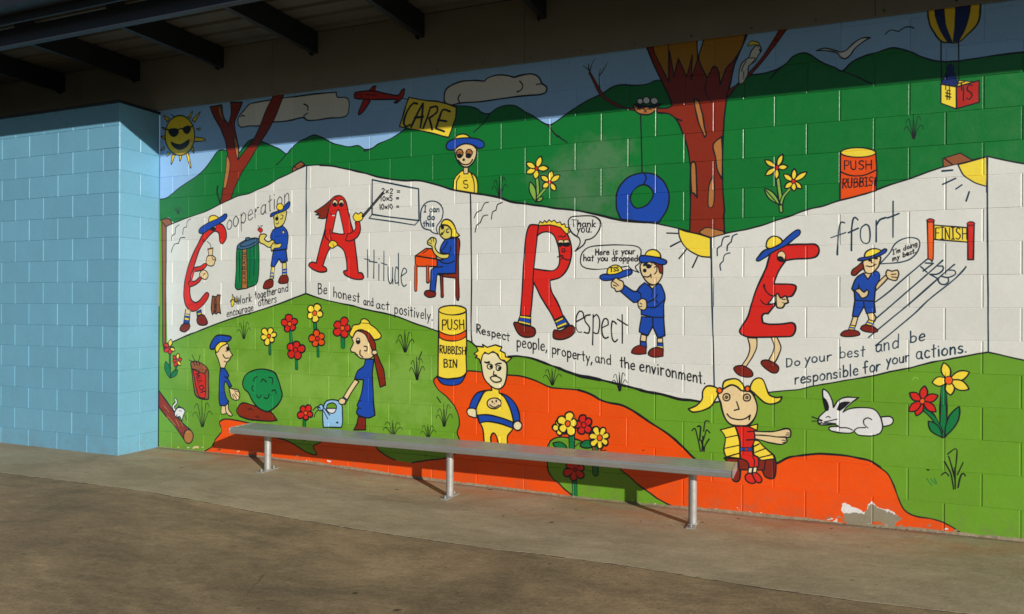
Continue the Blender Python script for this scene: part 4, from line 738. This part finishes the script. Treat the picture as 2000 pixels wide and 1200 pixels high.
def far_ground():
    m, t, bs = mat('unseen_dark_ground'); p = pos(t)  # unseen ground, made dark to cut bounce light under the eave
    t.links.new(ramp(t, noise(t, p, .15, 6, .6), [(.35, (.035, .045, .018)), (.65, (.06, .065, .028))]), bs.inputs['Base Color']); bs.inputs['Roughness'].default_value = .95
    mesh_obj('ground', [(-600, -600, -.06), (600, -600, -.06), (600, 600, -.06), (-600, 600, -.06)], [(0, 1, 2, 3)], m, kind='structure')
far_ground()
# ================================================================ block wall
X0, X1 = -.17, 7.6; CH = .2; TOP = 3.2
def block_mesh(name, w_, h_, mt, depth=.05, gx=.0014, gz_=.0012, hz=.0016):
    a, b = gx, w_-gx; c, e = gz_, h_-gz_
    px_ = [a, a+.0016, a+.0050, b-.0050, b-.0016, b]; dx = [.0052, .0022, 0, 0, .0022, .0052]
    pz = [c, c+hz, e-hz, e]; dz_ = [.0020, 0, 0, .0020]
    V = [(px_[i], max(dx[i], dz_[j]), pz[j]) for i in range(6) for j in range(4)]
    F = [(i*4+j, (i+1)*4+j, (i+1)*4+j+1, i*4+j+1) for i in range(5) for j in range(3)]
    n = len(V); V += [(a, depth, c), (b, depth, c), (b, depth, e), (a, depth, e)]
    F += [(0, 4, 8, 12, 16, 20, n+1, n), (20, 21, 22, 23, n+2, n+1), (23, 19, 15, 11, 7, 3, n+3, n+2), (3, 2, 1, 0, n, n+3)]
    me = bpy.data.meshes.new(name); me.from_pydata(V, [], F); me.materials.append(mt); me.update()
    bm = bmesh.new(); bm.from_mesh(me); bmesh.ops.recalc_face_normals(bm, faces=bm.faces); bm.to_mesh(me); bm.free(); return me
def block_wall(root, mt, x0, x1, top, phase, limit, M=Matrix(), cap=None):
    cache = {}; extra = MB(); g = random.Random(11); count = 0
    for r in range(int(round(top/CH))):
        js = [x0] + [phase + .2*(r % 2) + .4*k for k in range(-2, 40)]
        js = sorted(j for j in js if x0 <= j < x1-.03) + [x1]
        js = [j for i, j in enumerate(js) if i == 0 or j-js[i-1] > .03 or j == x1]
        for a, b in zip(js[:-1], js[1:]):
            w_ = round(b-a, 3)
            if w_ not in cache: cache[w_] = block_mesh('block', w_, CH, mt)
            off = g.uniform(-.0007, .0007); rz = g.gauss(0, .0008); rx = g.gauss(0, .0009)
            L_ = M @ Matrix.Translation((a, off, r*CH)) @ Matrix.Rotation(rz, 4, 'Z') @ Matrix.Rotation(rx, 4, 'X')
            if a < limit:
                o = bpy.data.objects.new('block', cache[w_]); COL.objects.link(o); o.parent = root; o.matrix_local = L_
            else:
                me = cache[w_]; extra.add([L_ @ v.co for v in me.vertices], [list(p.vertices) for p in me.polygons])
    if extra.V: extra.build('block_courses', mt, root, kind='stuff')
    return cache
wall = empty('mural_wall', (0, 0, 0), label='long concrete block wall covered by a glossy painted CARE mural of letters, children and hills behind the bench', cat='wall')
block_wall(wall, M_MURAL, X0, X1, TOP, 0., 6.75)
mb = MB(); mb.add([(X0, .0030, -.1), (X1, .0030, -.1), (X1, .0030, 3.45), (X0, .0030, 3.45)], [(0, 1, 2, 3)]); mb.box(X0-.02, X1, .055, .20, -.1, 3.75)
mort = mb.build('mortar_joints', M_MURAL, wall)
me_top = block_mesh('top_block', .4, .12, M_MURAL); mb = MB()
for k in range(20):
    L_ = Matrix.Translation((-.2+.4*k, 0, TOP)); mb.add([L_ @ v.co for v in me_top.vertices], [list(p.vertices) for p in me_top.polygons])
mb.build('top_course', M_MURAL, wall, kind='stuff')
mb = MB(); g = random.Random(8); xs_ = [X0+.02*i for i in range(int((X1-X0)/.02))]; V = []
hh = .006; dd = .010
for x in xs_:
    hh += g.uniform(-.003, .003); hh = min(.016, max(.001, hh)); dd += g.uniform(-.004, .004); dd = min(.026, max(.004, dd)); z = gz(x)
    V += [(x, .0035, z+hh+.004), (x, -.0015, z+hh), (x, -dd*.5, z+hh*.45), (x, -dd, z-.002)]
mb.add(V, [(4*i+j, 4*i+4+j, 4*i+5+j, 4*i+1+j) for i in range(len(xs_)-1) for j in range(3)])
mb.build('mortar_fillet', M_FIL, wall)
# paint and grit line where wall meets path
mb = MB(); g = random.Random(3)
for k in range(420):
    x = g.uniform(X0+.02, 7.4); s = g.uniform(.003, .011); y = -abs(g.gauss(0, .010))-.002; z = gz(x)
    V = [(x+s*math.cos(a)*g.uniform(.6, 1.5), y+s*math.sin(a)*.6, z+.0005) for a in (0, 1.3, 2.6, 3.9, 5.1)] + [(x, y, z+s*g.uniform(.3, .7))]
    mb.add(V, [(i, (i+1) % 5, 5) for i in range(5)])
mb.build('grit', M_MORT, None, kind='stuff', label='loose grit and mortar crumbs along the foot of the painted wall', cat='grit')
# pale blue wall that steps forward at the left end
side = empty('side_wall', (X0, 0, 0), label='pale blue painted block wall stepping forward at the left end of the mural', cat='wall')
MR = Matrix.Translation((0, -.4, 0)) @ Matrix.Rotation(math.radians(90), 4, 'Z')
block_wall(side, M_BLUEWALL, 0., .398, 3.2, .2, 99, MR)
block_wall(side, M_BLUEWALL, 0., 4.4, 3.2, .0, 99, Matrix.Translation((-4.4, -.402, 0)))
mb = MB(); mb.box(-.19, -.0032, -.396, -.003, -.1, 3.19); mb.box(-4.4, -.012, -.3985, -.22, -.1, 3.192); mb.build('mortar_joints', M_BLUEWALL, side)
mb = MB(); mb.box(-4.42, .012, -.414, -.001, 3.2005, 3.222, .003); mb.build('coping', M_STEEL, side)
# ================================================================ eave
ev = empty('verandah_roof', (3., -.6, 3.72), label='dark verandah roof with steel rafters over the top of the mural wall', cat='roof')
RX0, RX1 = -6.0, 12.5
def evpart(mb, name, mt, **k):
    o = mb.build(name, mt, None, **k); o.parent = ev; o.matrix_parent_inverse = Matrix.Translation(-Vector(ev.location)); return o
for k in range(8):
    x = -6.0+2.4*k; mb = MB(); mb.box(x+.0015, x+2.3985, -.030, -.012, 3.232, 3.716, .001); evpart(mb, 'bulkhead_panel', M_BULK)
mb = MB()
for k in range(46):
    x = -5.95+.4*k
    for z in (3.262, 3.69): mb.tube((x, -.0303, z), (x, -.0335, z), .006, n=6)
evpart(mb, 'panel_screws', M_BULK, kind='stuff')
prof = []
yy = -1.33
while yy < .35:
    prof += [(yy, 3.722), (yy+.128, 3.722), (yy+.140, 3.745), (yy+.166, 3.745)]; yy += .178
V = []; 
for (a, z) in prof: V += [(RX0, a, z), (RX1, a, z)]
mb.add(V, [(2*i, 2*i+1, 2*i+3, 2*i+2) for i in range(len(prof)-1)])
mb.box(RX0, RX1, -1.33, .36, 3.752, 3.765)
evpart(mb, 'roof_sheet', M_ROOF)
rafter = None
for k in range(-5, 12):
    x = .65+1.042*k
    if rafter is None:
        mb = MB()   # C-section steel rafter: web, flanges, lips, end plate
        mb.box(-.003, .0, -1.1235, -.032, 3.535, 3.718); mb.box(-.048, -.0032, -1.1235, -.032, 3.535, 3.539); mb.box(-.048, -.0032, -1.1235, -.032, 3.714, 3.718)
        mb.box(-.048, -.045, -1.1235, -.032, 3.5392, 3.556); mb.box(-.048, -.045, -1.1235, -.032, 3.698, 3.7138); mb.box(-.0448, -.0032, -.044, -.038, 3.541, 3.712)
        rafter = evpart(mb, 'rafter', M_STEEL); mesh0 = rafter.data; inv = rafter.matrix_parent_inverse.copy(); rafter.location = (x, 0, 0)
        mb = MB(); mb.box(-.058, -.0492, -.075, -.035, 3.520, 3.56); mb.tube((-.062, -.055, 3.545), (-.049, -.055, 3.545), .008, n=8)
        cleat0 = mb.build('cleat', M_STEEL, rafter); continue
    o = rafter.copy(); COL.objects.link(o); o.parent = ev; o.matrix_parent_inverse = inv; o.location = (x, 0, 0)
    c = cleat0.copy(); COL.objects.link(c); c.parent = o
mb = MB(); mb.box(RX0, RX1, -1.175, -1.125, 3.452, 3.590, .004); evpart(mb, 'edge_beam', M_BEAM)
mb = MB(); mb.box(RX0, RX1, -1.318, -1.300, 3.54, 3.75, .003); evpart(mb, 'sun_block_fascia', M_STEEL)  # board added to block sun passing between beam and roof
mb = MB()   # folded gutter in front of the sun-blocking board
for (y0, y1, z0, z1) in ((-1.43, -1.3185, 3.60, 3.603), (-1.433, -1.4302, 3.60, 3.71), (-1.4328, -1.42, 3.7102, 3.716)): mb.box(RX0, RX1, y0, y1, z0, z1)
evpart(mb, 'gutter', M_STEEL)
# ================================================================ bench
bench = empty('bench', (3.2, -.35, 0), label='long low aluminium bench on three round legs in front of the mural wall', cat='bench')
def bpart(mb, name, mt, smooth_=False, parent=None, **k):
    o = mb.build(name, mt, None, smooth_, **k)
    o.parent = parent or bench
    o.matrix_parent_inverse = Matrix.Translation(-Vector(bench.location)) if not parent else Matrix(); return o
BX0, BX1 = 1.215, 5.185; YF, YB = -.492, -.222; ZT, ZB = .402, .352
def arc(cy, cz, r, a0, a1, n=7): return [(cy+r*math.cos(math.radians(a0+(a1-a0)*i/n)), cz+r*math.sin(math.radians(a0+(a1-a0)*i/n))) for i in range(n+1)]
prof = arc(YF+.020, ZB+.012, .012, 270, 180, 4) + arc(YF+.020-.0, ZT-.018, .018, 180, 95, 6)
wt = (YB-YF-.04)/4
for k in range(3):
    yc = YF+.02+wt*(k+1); prof += [(yc-.006, ZT), (yc-.004, ZT-.007), (yc+.004, ZT-.007), (yc+.006, ZT)]
prof += arc(YB-.020, ZT-.018, .018, 85, 0, 6) + arc(YB-.020, ZB+.012, .012, 0, -90, 4) + [(YB-.03, ZB), (YB-.03, ZB+.006), (YF+.04, ZB+.006), (YF+.04, ZB)]
xsb = [BX0, BX1]; V = [(x, a, z) for x in xsb for (a, z) in prof]; n = len(prof)
F = [(i, (i+1) % n, n+(i+1) % n, n+i) for i in range(n)] + [tuple(range(n)), tuple(range(n, 2*n))]
mb = MB(); mb.add(V, F); seat = bpart(mb, 'seat', M_ALU)
for xe, s in ((BX0, -1), (BX1, 1)):
    P2 = [(a, z) for (a, z) in arc(YF+.018, ZB+.012, .014, 270, 180, 4)+arc(YF+.018, ZT-.018, .020, 180, 90, 6)+arc(YB-.018, ZT-.018, .020, 90, 0, 6)+arc(YB-.018, ZB+.012, .014, 0, -90, 4)]
    V = [(xe+s*d, a, z) for d in (.0005, .004) for (a, z) in P2]; m_ = len(P2)
    mb = MB(); mb.add(V, [(i, (i+1) % m_, m_+(i+1) % m_, m_+i) for i in range(m_)] + [tuple(range(m_)), tuple(range(m_, 2*m_))])
    bpart(mb, 'end_cap', M_CAPM)
first = None
for lx in (1.465, 3.155, 4.922):
    gz0 = gz(lx); ly = -.340
    mb = MB(); mb.tube((lx, ly, gz0+.006), (lx, ly, ZB+.0055), .0265, n=28, caps=False)
    leg = bpart(mb, 'leg', M_ALU2, True)
    mb = MB(); mb.box(lx-.028, lx+.028, ly-.095, ly+.095, gz0-.002, gz0+.006, .0015); pl = mb.build('base_plate', M_PLATE, leg)
    mb = MB(); mb.tube((lx, ly, gz0+.0062), (lx, ly, gz0+.013), .034, .0275, 28, False); mb.build('weld_collar', M_PLATE, leg, True)
    for s in (-1, 1):
        mb = MB(); mb.tube((lx, ly+s*.068, gz0+.0062), (lx, ly+s*.068, gz0+.015), .0095, n=6); mb.tube((lx, ly+s*.068, gz0+.0151), (lx, ly+s*.068, gz0+.026), .0045, n=10); mb.build('anchor_bolt', M_PLATE, leg)
    mb = MB(); mb.box(lx-.03, lx+.03, YF+.045, YB-.035, ZB-.006, ZB-.0005, .001); mb.build('seat_bracket', M_ALU2, leg)
# ================================================================ leaf scraps
mb = MB(); g = random.Random(21)
def groundpt(px_, py_):
    a = (px_-PPX)/FPX; b = -(py_-PPY)/FPX; d = FWD+RGT*a+UPV*b; tt = (0-CAM[2])/d[2]; x = CAM[0]+d[0]*tt
    tt = (gz(x)-CAM[2])/d[2]; return CAM[0]+d[0]*tt, CAM[1]+d[1]*tt
for px_, py_, s in [(354, 914, 14), (554, 946, 6), (600, 924, 8), (775, 957, 14), (983, 1009, 10), (1008, 996, 6), (1078, 1021, 12), (957, 957, 16), (1125, 996, 8), (1252, 1019, 7), (1310, 1027, 7), (1372, 1021, 9), (1442, 1014, 9), (1665, 1134, 6), (694, 1160, 11), (776, 1193, 14), (1074, 1102, 8), (1625, 1033, 8), (900, 990, 5), (640, 960, 5), (1200, 1060, 4), (1500, 1040, 5), (1080, 995, 5), (1220, 1110, 4), (870, 1110, 4), (500, 1030, 4)]:
    x, y = groundpt(px_, py_); L_ = s*.0032; w_ = L_*g.uniform(.16, .4); a = g.uniform(-.6, .8) if s < 12 else g.uniform(.2, .8); z = gz(x)
    ca, sa = math.cos(a), math.sin(a); q = [(-L_/2, 0, .001), (-L_*.1, w_/2, .004), (L_/2, 0, .002+.003*g.random()), (L_*.05, -w_/2, .0015)]
    mb.add([(x+u*ca-v*sa, y+u*sa+v*ca, z+h) for u, v, h in q], [(0, 1, 2, 3)])
mb.build('leaf_litter', M_LEAF, None, kind='stuff', label='scattered dead leaf scraps and twigs lying on the concrete', cat='leaf litter')
SC.render.engine = 'CYCLES'
SC.cycles.max_bounces = 8; SC.cycles.diffuse_bounces = 5; SC.cycles.glossy_bounces = 4
